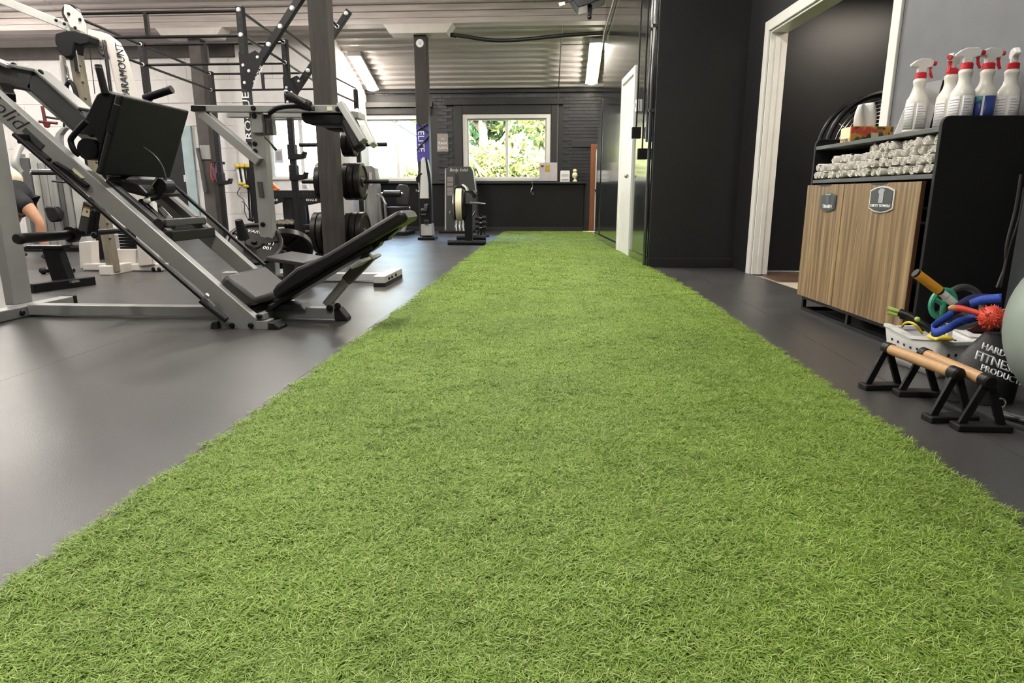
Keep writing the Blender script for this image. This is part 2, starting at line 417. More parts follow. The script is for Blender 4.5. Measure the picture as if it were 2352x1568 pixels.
# far wall of black brick, with two windows and a shelf
FY = 13.94
wf = G()
W1 = (-4.12, -2.62, 1.04, 2.39); W2 = (-1.93, -.09, 1.04, 2.39)
wf.lohi((-4.2, FY, 0), (1.6, FY + .3, 1.04)).lohi((-4.2, FY, 2.39), (1.6, FY + .3, 3.2))
wf.lohi((-4.2, FY, 1.04), (W1[0], FY + .3, 2.39)).lohi((W1[1], FY, 1.04), (W2[0], FY + .3, 2.39)).lohi((W2[1], FY, 1.04), (1.6, FY + .3, 2.39))
wall_far = struct(obj('wall_far', wf, 'black_trim', smooth=0))
bg_ = G(); row = 0; z = 1.06
while z < 2.83:
    x = -4.0 + (.11 if row % 2 else 0)
    while x < 1.5:
        lo, hi = x + .004, x + .211
        ok = not (z < 2.46 and (hi > W1[0] - .1 and lo < W1[1] + .05)) and not (z < 2.56 and (hi > W2[0] - .19 and lo < W2[1] + .17)) and not (2.46 < z < 2.72 and lo < -2.75)
        if ok: bg_.lohi((lo, FY - .012 - random.random() * .01, z), (hi, FY + .005, z + .056))
        x += .219
    z += .066; row += 1
stuff(obj('brickwork', bg_, 'black_brick', wall_far, smooth=0))
def boxstruct(name, lo, hi, m, bev=.004): return struct(obj(name, G().lohi(lo, hi), m, bevel=bev, smooth=0))
# heavy black trim round the windows and the header boards
boxstruct('trim_1', (-2.1, FY - .05, 1.02), (-1.94, FY, 2.56), 'black_trim'); boxstruct('trim_2', (-.08, FY - .05, 1.02), (.07, FY, 2.56), 'black_trim')
boxstruct('trim_3', (-1.935, FY - .05, 2.395), (-.085, FY, 2.56), 'black_trim'); boxstruct('trim_4', (-2.3, FY - .09, 2.565), (.16, FY, 2.68), 'black_trim')
boxstruct('trim_5', (-4.2, FY - .06, 2.395), (-2.6, FY, 2.52), 'black_trim'); boxstruct('trim_6', (-4.2, FY - .1, 2.53), (-2.55, FY, 2.63), 'grey_metal_dark')
boxstruct('trim_7', (-4.2, FY - .08, 2.80), (1.2, FY, 2.88), 'black_trim')
boxstruct('trim_8', (.35, FY - .05, 1.72), (.95, FY - .001, 1.86), 'black_trim')
def window(name, w, Y, mull=(.5,), fr=.09, dep=.1, m='white_paint'):
    x0, x1, z0, z1 = w; root = struct(thing(name, '', '', (0, Y, 0))); del root['label']; del root['category']
    g = G().lohi((x0, Y - .02, z0), (x0 + fr, Y + dep, z1)).lohi((x1 - fr, Y - .02, z0), (x1, Y + dep, z1)).lohi((x0 + fr, Y - .02, z1 - fr), (x1 - fr, Y + dep, z1)).lohi((x0 + fr, Y - .02, z0), (x1 - fr, Y + dep, z0 + fr * .7))
    obj('window_frame', g, m, root, bevel=.006, smooth=0)
    cuts = [x0 + fr] + [x0 + fr + (x1 - x0 - 2 * fr) * k for k in mull] + [x1 - fr]
    for a, b in zip(cuts[:-1], cuts[1:]):
        s = G(); t = .028
        s.lohi((a, Y + .04, z0 + fr * .7), (a + t, Y + .08, z1 - fr)).lohi((b - t, Y + .04, z0 + fr * .7), (b, Y + .08, z1 - fr))
        s.lohi((a + t, Y + .04, z1 - fr - t), (b - t, Y + .08, z1 - fr)).lohi((a + t, Y + .04, z0 + fr * .7), (b - t, Y + .08, z0 + fr * .7 + t))
        so_ = obj('sash', s, m, root, smooth=0)
        obj('pane', G().lohi((a + t, Y + .058, z0 + fr * .7 + t), (b - t, Y + .062, z1 - fr - t)), 'window_glass', so_, smooth=0)
    return root
window('window_1', W1, FY, (.52,)); window('window_2', W2, FY, (.5,))
# boxed-out lower wall with a narrow ledge
lw = G().lohi((-3.9, FY - .12, 0), (.62, FY, .985)); low = struct(obj('wall_far_base', lw, 'dark_panel', smooth=0, bevel=.004))
boxstruct('trim_9', (-3.9, FY - .2, .985), (.66, FY, 1.02), 'black_trim')
boxstruct('baseboard_far', (-3.9, FY - .14, 0), (.62, FY - .12, .09), 'black_trim')
# door of brown wood and white leaf in the far right corner
d2 = struct(thing('door_2', '', '', (.85, FY, 0))); del d2['label']; del d2['category']
obj('door_frame', G().lohi((.745, FY - .06, 0), (.85, FY + .02, 1.78)).lohi((.85, FY - .06, 1.7), (1.5, FY + .02, 1.78)), 'door_wood', d2, bevel=.006, smooth=0)
obj('door_leaf', G().lohi((.85, FY - .03, .02), (1.5, FY, 1.7)), 'white_paint', d2, smooth=0)
obj('push_bar', G().tube([(.86, FY - .03, .86), (.87, FY - .09, .83), (1.4, FY - .09, .83)], .015, 8), 'black_metal', d2)

# pale block wall on the left, window and doorway in it
BY = 12.0
WB = (-5.3, -4.28, 1.03, 2.16); DB = (-7.42, -6.72, 2.0)
wb = G().lohi((-11.2, BY + .02, 0), (DB[0], BY + .3, 3.6)).lohi((DB[0], BY + .02, DB[2]), (DB[1], BY + .3, 3.6)).lohi((DB[1], BY + .02, 0), (WB[0], BY + .3, 3.6))
wb.lohi((WB[0], BY + .02, 0), (WB[1], BY + .3, WB[2])).lohi((WB[0], BY + .02, WB[3]), (WB[1], BY + .3, 3.6)).lohi((WB[1], BY + .02, 0), (-3.95, BY + .3, 3.6)).lohi((-4.25, BY + .3, 0), (-3.95, FY, 3.6))
wall_back = struct(obj('wall_back', wb, 'white_block', smooth=0))
blk = None
for r in range(8):
    zz = r * .4; h = .396
    x = -11.1 + (.4 if r % 2 else 0)
    while x < -4.0:
        lo, hi = x, min(x + .796, -3.96)
        hole = lambda a, b, c, d: hi > a and lo < b and zz + h > c and zz < d
        if not hole(WB[0] - .02, WB[1] + .02, WB[2] - .02, WB[3] + .02) and not hole(DB[0] - .02, DB[1] + .02, -1, DB[2] + .02) and hi - lo > .1:
            if blk is None or abs((hi - lo) - .796) > .001:
                b_ = obj('concrete_block', G().box((0, 0, 0), (hi - lo, .022, h)), 'white_block', wall_back, bevel=.003, smooth=0)
                b_.location = ((lo + hi) / 2, BY + .011, zz + h / 2)
                if abs((hi - lo) - .796) < .001: blk = b_
            else:
                c = share(blk, 'concrete_block', ((lo + hi) / 2, BY + .011 + random.uniform(-.0015, .0015), zz + h / 2), wall_back)
                md = c.modifiers.new('bevel', 'BEVEL'); md.width = .003; md.segments = 1
        x += .8
window('window_3', WB, BY, (.62,), fr=.05)
boxstruct('trim_10', (-11.2, BY - .06, 3.17), (-5.76, BY, 3.37), 'beam_brown')
d3 = struct(thing('door_3', '', '', (-7, BY, 0))); del d3['label']; del d3['category']
obj('door_frame', G().lohi((-6.92, BY - .03, 0), (-6.72, BY + .25, 2.0)).lohi((-7.42, BY - .03, 1.9), (-6.92, BY + .25, 2.0)), 'door_teal', d3, bevel=.006, smooth=0)
obj('door_leaf', G().lohi((-7.40, BY + .1, .02), (-6.93, BY + .15, 1.9)), 'black_satin', d3, smooth=0)
obj('switch_plate', G().lohi((-7.02, BY + .085, 1.0), (-6.95, BY + .1, 1.12)), 'white_plastic', d3, smooth=0)
struct(obj('wall_left', G().lohi((-11.5, -2.6, 0), (-11.2, 14.2, 4.6)), 'white_block', smooth=0))
struct(obj('wall_behind', G().lohi((-11.5, -2.9, 0), (4.7, -2.6, 4.6)), 'grey_wall', smooth=0))

# roof of ribbed steel sheets: sloped over the far end, level over the near part
prof = []; y = 14.3; sl_ = .335
def zr(y): return 2.86 + sl_ * (FY - y)
while y > 9.7:
    prof += [(y, 0), (y - .10, 0), (y - .125, -.034), (y - .165, -.034)]; y -= .19
ceil_ = struct(obj('ceiling', G().prism([(-11.2, 9.7, 4.34), (-11.2, -2.6, 4.34), (-11.2, -2.6, 4.42), (-11.2, 9.7, 4.42), (-11.2, 14.4, zr(14.4) + .1), (-11.2, 14.4, zr(14.4) + .05)], (16, 0, 0)), 'roof_white', smooth=0))
xs = [-11.2, -8.4, -5.6, -2.85, -.3, 2.6]
for a, b in zip(xs[:-1], xs[1:]):
    g = G(); dz = random.uniform(-.004, .004)
    A = [g.b.verts.new((a, yy, zr(yy) + d + dz)) for yy, d in prof]; B = [g.b.verts.new((b + .03, yy, zr(yy) + d + dz)) for yy, d in prof]
    for i in range(len(A) - 1): g.b.faces.new((A[i], A[i + 1], B[i + 1], B[i]))
    obj('roof_sheet', g, 'roof_white', ceil_, smooth=0, solid=.004)
# main beam: three stacked planks on posts with bolsters
beam = struct(thing('trim_11', '', '', (0, 11.3, 3.47))); del beam['label']; del beam['category']
for k, (z0, z1, yo) in enumerate(((3.475, 3.565, 0), (3.57, 3.665, .012), (3.67, 3.80, -.008))):
    obj('plank', G().lohi((-11.2, 11.2 + yo, z0), (.80, 11.46, z1)), 'beam_cream', beam, bevel=.006, smooth=0)
def bolster(x):
    p = [(x - .58, 11.18, 3.475), (x - .47, 11.18, 3.33), (x + .47, 11.18, 3.33), (x + .58, 11.18, 3.475)]
    return obj('bolster', G().prism(p, (0, .3, 0)), 'cream_enamel', beam, bevel=.006, smooth=0)
bolster(-2.26); bolster(-6.13)
def post(x0, y0, z1, label, w=.21, m='timber_dark'):
    t = thing('timber_post', label, 'post', (x0 + w / 2, y0 + w / 2, 0))
    g = G(); n = 14; cs = [(0, 0), (w, 0), (w, w), (0, w)]; rings = []
    for i in range(n + 1):
        rings.append([g.b.verts.new((x0 + a + random.uniform(-.003, .003), y0 + b + random.uniform(-.003, .003), z1 * i / n)) for a, b in cs])
    for A, B in zip(rings[:-1], rings[1:]):
        for k in range(4): g.b.faces.new((A[k], A[(k + 1) % 4], B[(k + 1) % 4], B[k]))
    g.b.faces.new(rings[-1]); g.b.faces.new(rings[0][::-1])
    obj('shaft', g, m, t, bevel=.008, smooth=0)
    return t
p1 = post(-2.68, 7.35, 4.34, 'thick dark timber post in front of the plate tree')
p2 = post(-2.36, 11.3, 3.33, 'dark timber post with a white round disc near its top')
pa = p2.children[0]
obj('disc', G().lathe([(0, .016), (.06, .014), (.068, 0), (0, 0)], (-2.255, 11.298, 3.20), (0, -1, 0), 20), 'white_plastic', p2)
obj('knob', G().lathe([(0, .03), (.02, .026), (.026, .012)], (-2.255, 11.298, 3.20), (0, -1, 0), 14), 'cream_enamel', p2)
p3 = post(-6.23, 11.3, 3.33, 'grey timber post in front of the pale block wall', m='beam_brown')
obj('bracket', G().lohi((-6.2, 11.27, 1.36), (-6.02, 11.3, 1.6)), 'shroud', p3, bevel=.006, smooth=0)
obj('strap', G().tube([at(454, 340, 11.25), at(462, 380, 11.25), at(472, 440, 11.25)], .035, 8), 'grey_metal_dark', p3)

# right-hand block: skewed glossy wall with a white door, return wall, wall with the wide doorway
WA = V((1.01, 6.92, 0)); WDIR = V((-.0566, .9984, 0)).normalized(); WN = V((-.9984, -.0566, 0))
def wd_(s, z, off=0.0): return WA + WDIR * s + WN * off + V((0, 0, z))
g = G().prism([wd_(0, 0), wd_(4.2, 0), wd_(4.2, 0, -.13), wd_(0, 0, -.13)], (0, 0, 4.36))
g.prism([wd_(4.2, 0, .012), wd_(4.72, 0, .012), wd_(4.72, 0, -.13), wd_(4.2, 0, -.13)], (0, 0, 2.27))
wall_side = struct(obj('wall_side', g, 'black_gloss', bevel=.004, smooth=0))
bb = G().prism([wd_(0, 0), wd_(1.13, 0), wd_(1.13, 0, .014), wd_(0, 0, .014)], (0, 0, .1)); bb.prism([wd_(2.14, 0), wd_(4.7, 0, 0), wd_(4.7, 0, .026), wd_(2.14, 0, .026)], (0, 0, .1))
struct(obj('baseboard_side', bb, 'black_gloss', bevel=.003, smooth=0))
d1 = struct(thing('door_1', '', '', wd_(1.6, 0))); del d1['label']; del d1['category']
def wslab(s0, s1, z0, z1, o0, o1): return G().prism([wd_(s0, z0, o0), wd_(s1, z0, o0), wd_(s1, z0, o1), wd_(s0, z0, o1)], (0, 0, z1 - z0))
for a, b in ((1.14, 1.22), (2.04, 2.13)):
    obj('door_casing', wslab(a, b, 0, 2.15, -.01, .025), 'white_paint', d1, bevel=.004, smooth=0)
obj('door_casing', wslab(1.14, 2.13, 2.15, 2.23, -.01, .025), 'white_paint', d1, bevel=.004, smooth=0)
obj('door_leaf', wslab(1.22, 2.04, .01, 2.15, -.01, .006), 'white_paint', d1, smooth=0)
obj('door_knob', G().ball(wd_(1.30, .98, .05), .028), 'steel', d1)
wall_return = struct(obj('wall_return', G().lohi((1.01, 6.9, 0), (2.04, 7.02, 4.36)), 'charcoal_wall', smooth=0))
struct(obj('baseboard_return', G().lohi((1.01, 6.885, 0), (1.885, 6.9, .1)), 'charcoal_wall', bevel=.004, smooth=0))
D0, D1, DZ, TH = 4.37, 6.36, 2.19, .14
def wpr(y0, y1, z0, z1, o0=0.0, o1=TH): return [(XW(y0) + o0, y0, z0), (XW(y0) + o1, y0, z0), (XW(y1) + o1, y1, z0), (XW(y1) + o0, y1, z0)], (0, 0, z1 - z0)
g = G().prism(*wpr(D1, 6.9, 0, 4.36)); g.prism(*wpr(D0, D1, DZ, 4.36))
struct(obj('wall_doorway', g, 'charcoal_wall', smooth=0))
struct(obj('wall_right', G().prism(*wpr(-2.6, D0, 0, 4.36)), 'grey_wall', smooth=0))
d4 = struct(thing('door_4', '', '', (XW(5.4), 5.4, 0))); del d4['label']; del d4['category']
for (y0, y1, z0, z1) in ((D1, D1 + .09, 0, DZ + .09), (D0 - .09, D0, 0, DZ + .09), (D0, D1, DZ, DZ + .09)):
    obj('door_casing', G().prism(*wpr(y0, y1, z0, z1, -.02, 0)), 'white_paint', d4, bevel=.004, smooth=0)
for (y0, y1, z0, z1) in ((D1 - .02, D1, 0, DZ), (D0, D0 + .02, 0, DZ), (D0 + .02, D1 - .02, DZ - .02, DZ)):
    obj('door_jamb', G().prism(*wpr(y0, y1, z0, z1, 0, TH + .01)), 'white_paint', d4, bevel=.003, smooth=0)
obj('door_stop', G().prism(*wpr(D1 - .032, D1 - .02, 0, DZ - .02, .05, .085)), 'white_paint', d4, smooth=0)
# room behind the doorway
struct(obj('wall_hallway_end', G().lohi((2.04, 6.65, 0), (4.7, 6.8, 2.75)), 'charcoal_wall', smooth=0))
struct(obj('wall_hallway_side', G().lohi((4.6, 3.4, 0), (4.75, 6.65, 2.75)), 'charcoal_wall', smooth=0))
struct(obj('wall_hallway_near', G().lohi((2.4, 3.4, 0), (4.6, 3.55, 2.75)), 'charcoal_wall', smooth=0))
struct(obj('ceiling_hallway', G().lohi((2.2, 3.4, 2.7), (4.7, 6.7, 2.8)), 'grey_wall', smooth=0))
struct(obj('wall_right_far', G().lohi((1.6, 7.02, 0), (1.75, 14.3, 4.4)), 'charcoal_wall', smooth=0))

# lamps under the roof
def roof_lamp(x, y0, y1, label, grp=None):
    t = thing('strip_light', label, 'ceiling light', (x, (y0 + y1) / 2, zr((y0 + y1) / 2) - .05))
    a, b = V((x, y0, zr(y0) - .075)), V((x, y1, zr(y1) - .075)); up = V((0, sl_, 1)).normalized()
    obj('housing', G().beam(a, b, .24, .05, up), 'white_paint', t, bevel=.006, smooth=0)
    q = [a + (b - a) * .02, a + (b - a) * .98]
    d = G(); n = 8; rings = []
    for p in q: rings.append([d.b.verts.new(p + V((.10 * math.cos(PI + PI * k / n), 0, 0)) + up * (-.025 + .055 * math.sin(PI + PI * k / n))) for k in range(n + 1)])
    for k in range(n): d.b.faces.new((rings[0][k], rings[0][k + 1], rings[1][k + 1], rings[1][k]))
    d.b.faces.new(rings[0][::-1]); d.b.faces.new(rings[1])
    obj('diffuser', d, 'tube_light', t)
    for p in (a, b): obj('end_cap', G().beam(p - (b - a).normalized() * .015, p + (b - a).normalized() * .012, .245, .09, up), 'white_plastic', t, bevel=.006, smooth=0)
    return t
roof_lamp(-3.72, 12.45, 13.66, 'lit strip light under the sloped roof beside the thick timber post')
roof_lamp(.70, 12.15, 13.5, 'lit strip light under the sloped roof beside the glossy black wall')
WHERE = ['start of the turf', 'middle of the turf', 'floor before the leg press', 'calf raise machine', 'floor before the pedestal bench', 'grey weight machine', 'black rig', 'pale block wall', 'black return wall']
for (x, y, z), wh_ in zip(STRIPS, WHERE):
    t = thing('hanging_strip_light', 'white strip light hung on two wires above the ' + wh_, 'ceiling light', (x, y, z), 0, 'strip lights above the gym floor')
    obj('housing', G().lohi((x - .09, y - .64, z - .01), (x + .09, y + .64, z + .05)), 'white_paint', t, bevel=.006, smooth=0)
    for s in (-1, 1):
        obj('tube', G().cyl((x + .045 * s, y - .6, z - .03), (x + .045 * s, y + .6, z - .03), .013, n=8), 'tube_light', t)
        obj('wire', G().cyl((x, y + .5 * s, z + .05), (x, y + .5 * s, 4.34), .003, n=5), 'black_metal', t)
t = thing('added_panel_fixture', 'added square white panel for the unseen lamp on the side room ceiling', 'ceiling light', (3.2, 5.4, 2.6))  # added fixture that dresses the unseen fill lamp below it
obj('frame', G().lohi((2.7, 4.9, 2.62), (3.7, 5.9, 2.70)), 'white_paint', t, bevel=.006, smooth=0)
obj('diffuser', G().lohi((2.75, 4.95, 2.605), (3.65, 5.85, 2.62)), 'white_plastic', t, smooth=0)
# ------------------------------------------------------------------ beyond the windows
struct(obj('ground', G().lohi((-40, 14.3, -.6), (30, 60, -.35)), 'lawn', smooth=0))
hs = thing('neighbour_house', 'white lap-sided house with a grey-green roof seen through the left window', 'house', (-8, 21.5, -.35))
obj('wall', G().lohi((-13.5, 20, -.35), (-3.9, 27, 2.3)).prism([(-13.5, 20, 2.3), (-3.9, 20, 2.3), (-8.7, 20, 5.2)], (0, 7, 0)), 'siding', hs, smooth=0)
for k in range(22):
    z0 = -.2 + k * .12
    xr = -3.9 if z0 < 2.3 else -3.9 - (z0 - 2.3) * 1.6
    if k < 21: obj('siding_board', G().prism([(-13.4, 19.975, z0), (xr, 19.975, z0), (xr, 19.99, z0 + .118), (-13.4, 19.99, z0 + .118)], (0, .02, 0)), 'siding', hs, smooth=0)
obj('roof', G().prism([(-3.3, 19.6, 1.98), (-8.7, 19.6, 5.25), (-8.7, 19.6, 5.45), (-3.2, 19.6, 2.12)], (0, 8, 0)).prism([(-14.1, 19.6, 1.98), (-8.7, 19.6, 5.25), (-8.7, 19.6, 5.45), (-14.2, 19.6, 2.12)], (0, 8, 0)), 'siding_roof', hs, smooth=0)
fw = obj('window', G().lohi((-5.15, 19.94, 1.6), (-4.85, 19.99, 2.25)), 'white_paint', hs, smooth=0)
obj('pane', G().lohi((-5.11, 19.93, 1.64), (-4.89, 19.945, 2.21)), 'grey_wall', fw, smooth=0)
def tree(x, y, h, r, leaf, label, nleaf=2600, bare=False, ls=.13):
    t = thing('broadleaf_tree', label, 'tree', (x, y, -.35))
    tr = [V((x, y, -.35)), V((x + .1, y, h * .35)), V((x - .05, y + .1, h * .7))]
    g = G().tube(smoothpath(tr, 4), [.22 - .012 * i for i in range(9)], 8)
    for k in range(9):
        a = k * 2.4; p0 = V((x, y, h * (.3 + .05 * k))); p1 = p0 + V((math.cos(a) * r * .7, math.sin(a) * r * .5, h * .3))
        g.tube(smoothpath([p0, (p0 + p1) / 2 + V((0, 0, -.15)), p1], 4), [.09 - .008 * i for i in range(9)], 6)
    obj('trunk', g, 'bark', t)
    cl = [(V((x + random.gauss(0, r * .45), y + random.gauss(0, r * .4), h * .62 + random.gauss(0, h * .2))), r * random.uniform(.22, .42)) for _ in range(26)]
    f = G()
    for i in range(int(nleaf * 1.6)):
        c, rr = random.choice(cl)
        p = c + V((random.gauss(0, 1), random.gauss(0, 1), random.gauss(0, 1))).normalized() * rr * random.uniform(.6, 1)
        q = Quaternion((random.gauss(0, 1), random.gauss(0, 1), random.gauss(0, 1), random.gauss(0, 1))).normalized(); s = ls * random.uniform(.6, 1.3)
        f.b.faces.new([f.b.verts.new(p + q @ V(v)) for v in ((0, -s, 0), (s * .45, 0, s * .12), (0, s, 0), (-s * .45, 0, s * .12))])
    stuff(obj('foliage', f, leaf, t, smooth=0))
    return t
tree(-2.3, 20.5, 5.4, 1.7, 'leaf_dark', 'dense green tree at the left side of the middle window', 3400)
tree(-1.6, 18.2, 2.4, 1.2, 'leaf_yellow', 'low yellow-green bush under the dense tree', 2600, ls=.1)
tree(.3, 21.5, 5.6, 1.9, 'leaf_yellow', 'thin yellow tree with pale branches at the right side of the middle window', 1900)
tree(.9, 18.6, 2.6, 1.1, 'leaf_yellow', 'yellow bush at the right end of the middle window', 2300, ls=.1)
tree(-5.0, 25.5, 9.5, 2.3, 'leaf_green', 'green tree standing behind the white house', 1800)
tree(-3.2, 25, 6, 2.2, 'leaf_green', 'pale green tree between the house and the dense tree', 2200)
tree(-.6, 27, 8, 3.2, 'leaf_green', 'tall tree far behind the bushes', 3200, ls=.17)
tree(3.2, 25, 7, 2.8, 'leaf_yellow', 'yellow-green tree behind the thin one', 2600, ls=.16)
tree(-4.2, 17.6, 1.35, .7, 'leaf_yellow', 'small shrub in front of the white house', 1200, ls=.1)
# ------------------------------------------------------------------ artificial turf
L_E = [(-.4, -1.035), (1.0, -1.03), (2.2, -1.005), (5.3, -.99), (13.6, -.975)]
R_E = [(-.4, 1.078), (1.4, 1.077), (4.4, 1.09), (5.6, 1.04), (6.7, .975), (8.7, .862), (11.2, .735), (13.6, .69)]
def lerp(T, y):
    for (a, b), (c, d) in zip(T[:-1], T[1:]):
        if a <= y <= c: return b + (d - b) * (y - a) / (c - a)
    return T[-1][1]
turf = thing('turf_strip', 'long bright green artificial turf runway down the middle of the floor', 'artificial turf', (0, 6, 0))
n = 40; ys = [-.4 + 14.0 * i / n for i in range(n + 1)]
poly = [(lerp(L_E, y), y, .001) for y in ys] + [(lerp(R_E, y), y, .001) for y in reversed(ys)]
obj('backing', G().prism(poly, (0, 0, .008)), 'turf_back', turf, smooth=0)
def blade_patch(nb, R, wid, lmin, lmax, seed):
    rnd = random.Random(seed); vs = []; fs = []; cols = []
    greens = [lin(h)[:3] for h in ('#7fa438', '#8db044', '#9abb50', '#a8c65e', '#b9d272', '#769a30', '#a0c056', '#d0e08e')]
    for i in range(nb):
        x, y = rnd.uniform(-R, R), rnd.uniform(-R, R); a = rnd.uniform(0, 2 * PI)
        L = rnd.uniform(lmin, lmax); lean = rnd.uniform(.9, 2.0); curl = rnd.uniform(-.3, 1.1); w = wid * rnd.uniform(.7, 1.3)
        dx, dy = math.cos(a), math.sin(a); px, py = -dy, dx
        c = rnd.choice(greens); k0 = len(vs); X = Z = 0.0; th = lean * .5; seg = 4
        for s in range(seg + 1):
            ww = w * (1 - .75 * s / seg) / 2
            vs.append((x + dx * X - px * ww, y + dy * X - py * ww, Z)); vs.append((x + dx * X + px * ww, y + dy * X + py * ww, Z))
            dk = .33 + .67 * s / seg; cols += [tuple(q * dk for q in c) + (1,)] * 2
            X += math.sin(th) * L / seg; Z = max(.002, Z + math.cos(th) * L / seg); th += (lean * .5 + curl) / seg * 1.3
        for s in range(seg):
            b = k0 + 2 * s; fs.append((b, b + 1, b + 3, b + 2))
    me = bpy.data.meshes.new('turf_blades'); me.from_pydata(vs, [], fs); me.update()
    at_ = me.color_attributes.new('tint', 'FLOAT_COLOR', 'POINT'); at_.data.foreach_set('color', [q for c in cols for q in c])
    me.materials.append(M('turf_blade'))
    return bpy.data.objects.new('turf_blades', me)
def pile(name, y0, y1, step, patches, zs):
    cl = bpy.data.collections.new(name + '_source')
    for p in patches: cl.objects.link(p)
    rnd = random.Random(5); pts = []; rot = []; scl = []
    y = y0; j = 0
    while y < y1:
        a, b = lerp(L_E, y), lerp(R_E, y); nx = max(1, round((b - a - step * .7) / step)); 
        for i in range(nx + 1):
            x = a + step * .35 + (b - a - step * .7) * i / nx
            pts.append((x + rnd.uniform(-.15, .15) * step * (0 < i < nx), y + rnd.uniform(-.3, .3) * step, .006)); rot.append((rnd.uniform(-.05, .05), rnd.uniform(-.05, .05), rnd.uniform(0, 6.28))); s = rnd.uniform(.93, 1.07); scl.append((s, s, s * zs))
        y += step; j += 1
    me = bpy.data.meshes.new(name); me.from_pydata(pts, [], []); me.update()
    for nm, dat in (('rot', rot), ('scl', scl)):
        A = me.attributes.new(nm, 'FLOAT_VECTOR', 'POINT'); A.data.foreach_set('vector', [q for v in dat for q in v])
    ob = bpy.data.objects.new(name, me); COL.objects.link(ob); ob.parent = turf; ob.location = -turf.location
    ng = bpy.data.node_groups.new(name, 'GeometryNodeTree')
    ng.interface.new_socket('Geometry', in_out='INPUT', socket_type='NodeSocketGeometry'); ng.interface.new_socket('Geometry', in_out='OUTPUT', socket_type='NodeSocketGeometry')
    N = ng.nodes; gi = N.new('NodeGroupInput'); go = N.new('NodeGroupOutput')
    ci = N.new('GeometryNodeCollectionInfo'); ci.inputs['Collection'].default_value = cl; ci.inputs['Separate Children'].default_value = True; ci.inputs['Reset Children'].default_value = True
    ip = N.new('GeometryNodeInstanceOnPoints'); ip.inputs['Pick Instance'].default_value = True
    r = N.new('GeometryNodeInputNamedAttribute'); r.data_type = 'FLOAT_VECTOR'; r.inputs['Name'].default_value = 'rot'
    s = N.new('GeometryNodeInputNamedAttribute'); s.data_type = 'FLOAT_VECTOR'; s.inputs['Name'].default_value = 'scl'
    l = ng.links
    l.new(gi.outputs[0], ip.inputs['Points']); l.new(ci.outputs[0], ip.inputs['Instance'])
    e2 = N.new('FunctionNodeEulerToRotation'); l.new(r.outputs[0], e2.inputs[0]); l.new(e2.outputs[0], ip.inputs['Rotation']); l.new(s.outputs[0], ip.inputs['Scale']); l.new(ip.outputs[0], go.inputs[0])
    md = ob.modifiers.new('pile', 'NODES'); md.node_group = ng
    stuff(ob); return ob
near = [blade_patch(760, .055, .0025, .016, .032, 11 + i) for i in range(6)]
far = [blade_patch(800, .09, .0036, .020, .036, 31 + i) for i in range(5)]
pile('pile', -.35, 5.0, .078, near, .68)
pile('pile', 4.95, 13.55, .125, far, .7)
# ------------------------------------------------------------------ leg press
def slab(px, Y0, Y1, Ys=None):
    "plate whose outline is surveyed at depth Ys (default Y0), standing between depths Y0 and Y1"
    P = [at(u, v, Ys or Y0) for u, v in px]
    return G().prism([V((p.x, Y0, p.z)) for p in P], (0, Y1 - Y0, 0))
def along(u, v, Ys, Y0, Y1, r, n=14):
    p = at(u, v, Ys); return G().cyl((p.x, Y0, p.z), (p.x, Y1, p.z), r, n=n)
lp = thing('leg_press', 'grey 45 degree leg press with black foot plate and padded seat beside the turf', 'leg press', (-2.2, 3.8, 0))
rail_px = [(-130, 103), (0, 219), (497, 653), (590, 733), (588, 757), (500, 757), (492, 700), (460, 667), (0, 279), (-130, 170)]
for (Y0, Y1) in ((3.5, 3.56), (4.04, 4.10)):
    obj('rail', slab(rail_px, Y0, Y1, 3.5), 'grey_metal', lp, bevel=.005, smooth=0)
nr = [o for o in lp.children][0]
# slot, sticker and lettering on the near rail
obj('slot', slab([(50, 301), (58, 293), (101, 333), (93, 342)], 3.494, 3.502), 'grey_metal_dark', nr, smooth=0)
lab(obj('sticker', slab([(162, 393), (169, 386), (194, 408), (180, 411)], 3.496, 3.502), 'sticker', nr, smooth=0), 'pale yellow sticker')
rd = (at(400, 568, 3.5) - at(0, 219, 3.5)).normalized(); ru = V((-rd.z, 0, rd.x)) if rd.x < 0 else V((-rd.z, 0, rd.x))
text('Body Solid', at(-42, 207, 3.5) + V((0, -.003, 0)), rd, ru, .125, 'text_black', nr, font_shear=.45, thin=.0032)
# bracket plates and the guide rods outside each rail
obj('catch_plate', slab([(28, 308), (44, 309), (108, 364), (103, 372)], 3.462, 3.5), 'black_metal', lp, bevel=.004, smooth=0)
obj('catch_plate', slab([(117, 375), (123, 370), (158, 390), (163, 396), (200, 425), (192, 432)], 3.47, 3.5), 'black_metal', lp, bevel=.004, smooth=0)
def rodpts(Y, pts):
    if Y > 3.9: return [at(u, v, 4.15) for u, v in ((330, 365), (608, 609))] if len(pts) == 2 and pts[0][0] == 30 else [V((at(u, v, 3.45).x, Y, at(u, v, 3.45).z + .07)) for u, v in pts]
    return [at(u, v, 3.45) * 0 + V((at(u, v, 3.45).x, Y, at(u, v, 3.45).z)) for u, v in pts]
for Y in (3.455, 4.145):
    r_ = obj('guide_rod', G().tube(rodpts(Y, [(30, 308), (515, 731)]), .0125, 12), 'black_metal', lp)
    obj('sleeve', G().tube(rodpts(Y, [(461, 690), (519, 735)]), .019, 14), 'rubber_black', r_)
    obj('collar', G().tube(rodpts(Y, [(472, 676), (479, 682)]), .014, 12), 'chrome', r_)
    obj('rod_mount', G().box(rodpts(Y + (.03 if Y < 3.8 else -.03), [(44, 318)])[0], (.05, .05, .05)), 'black_metal', lp, bevel=.004, smooth=0)
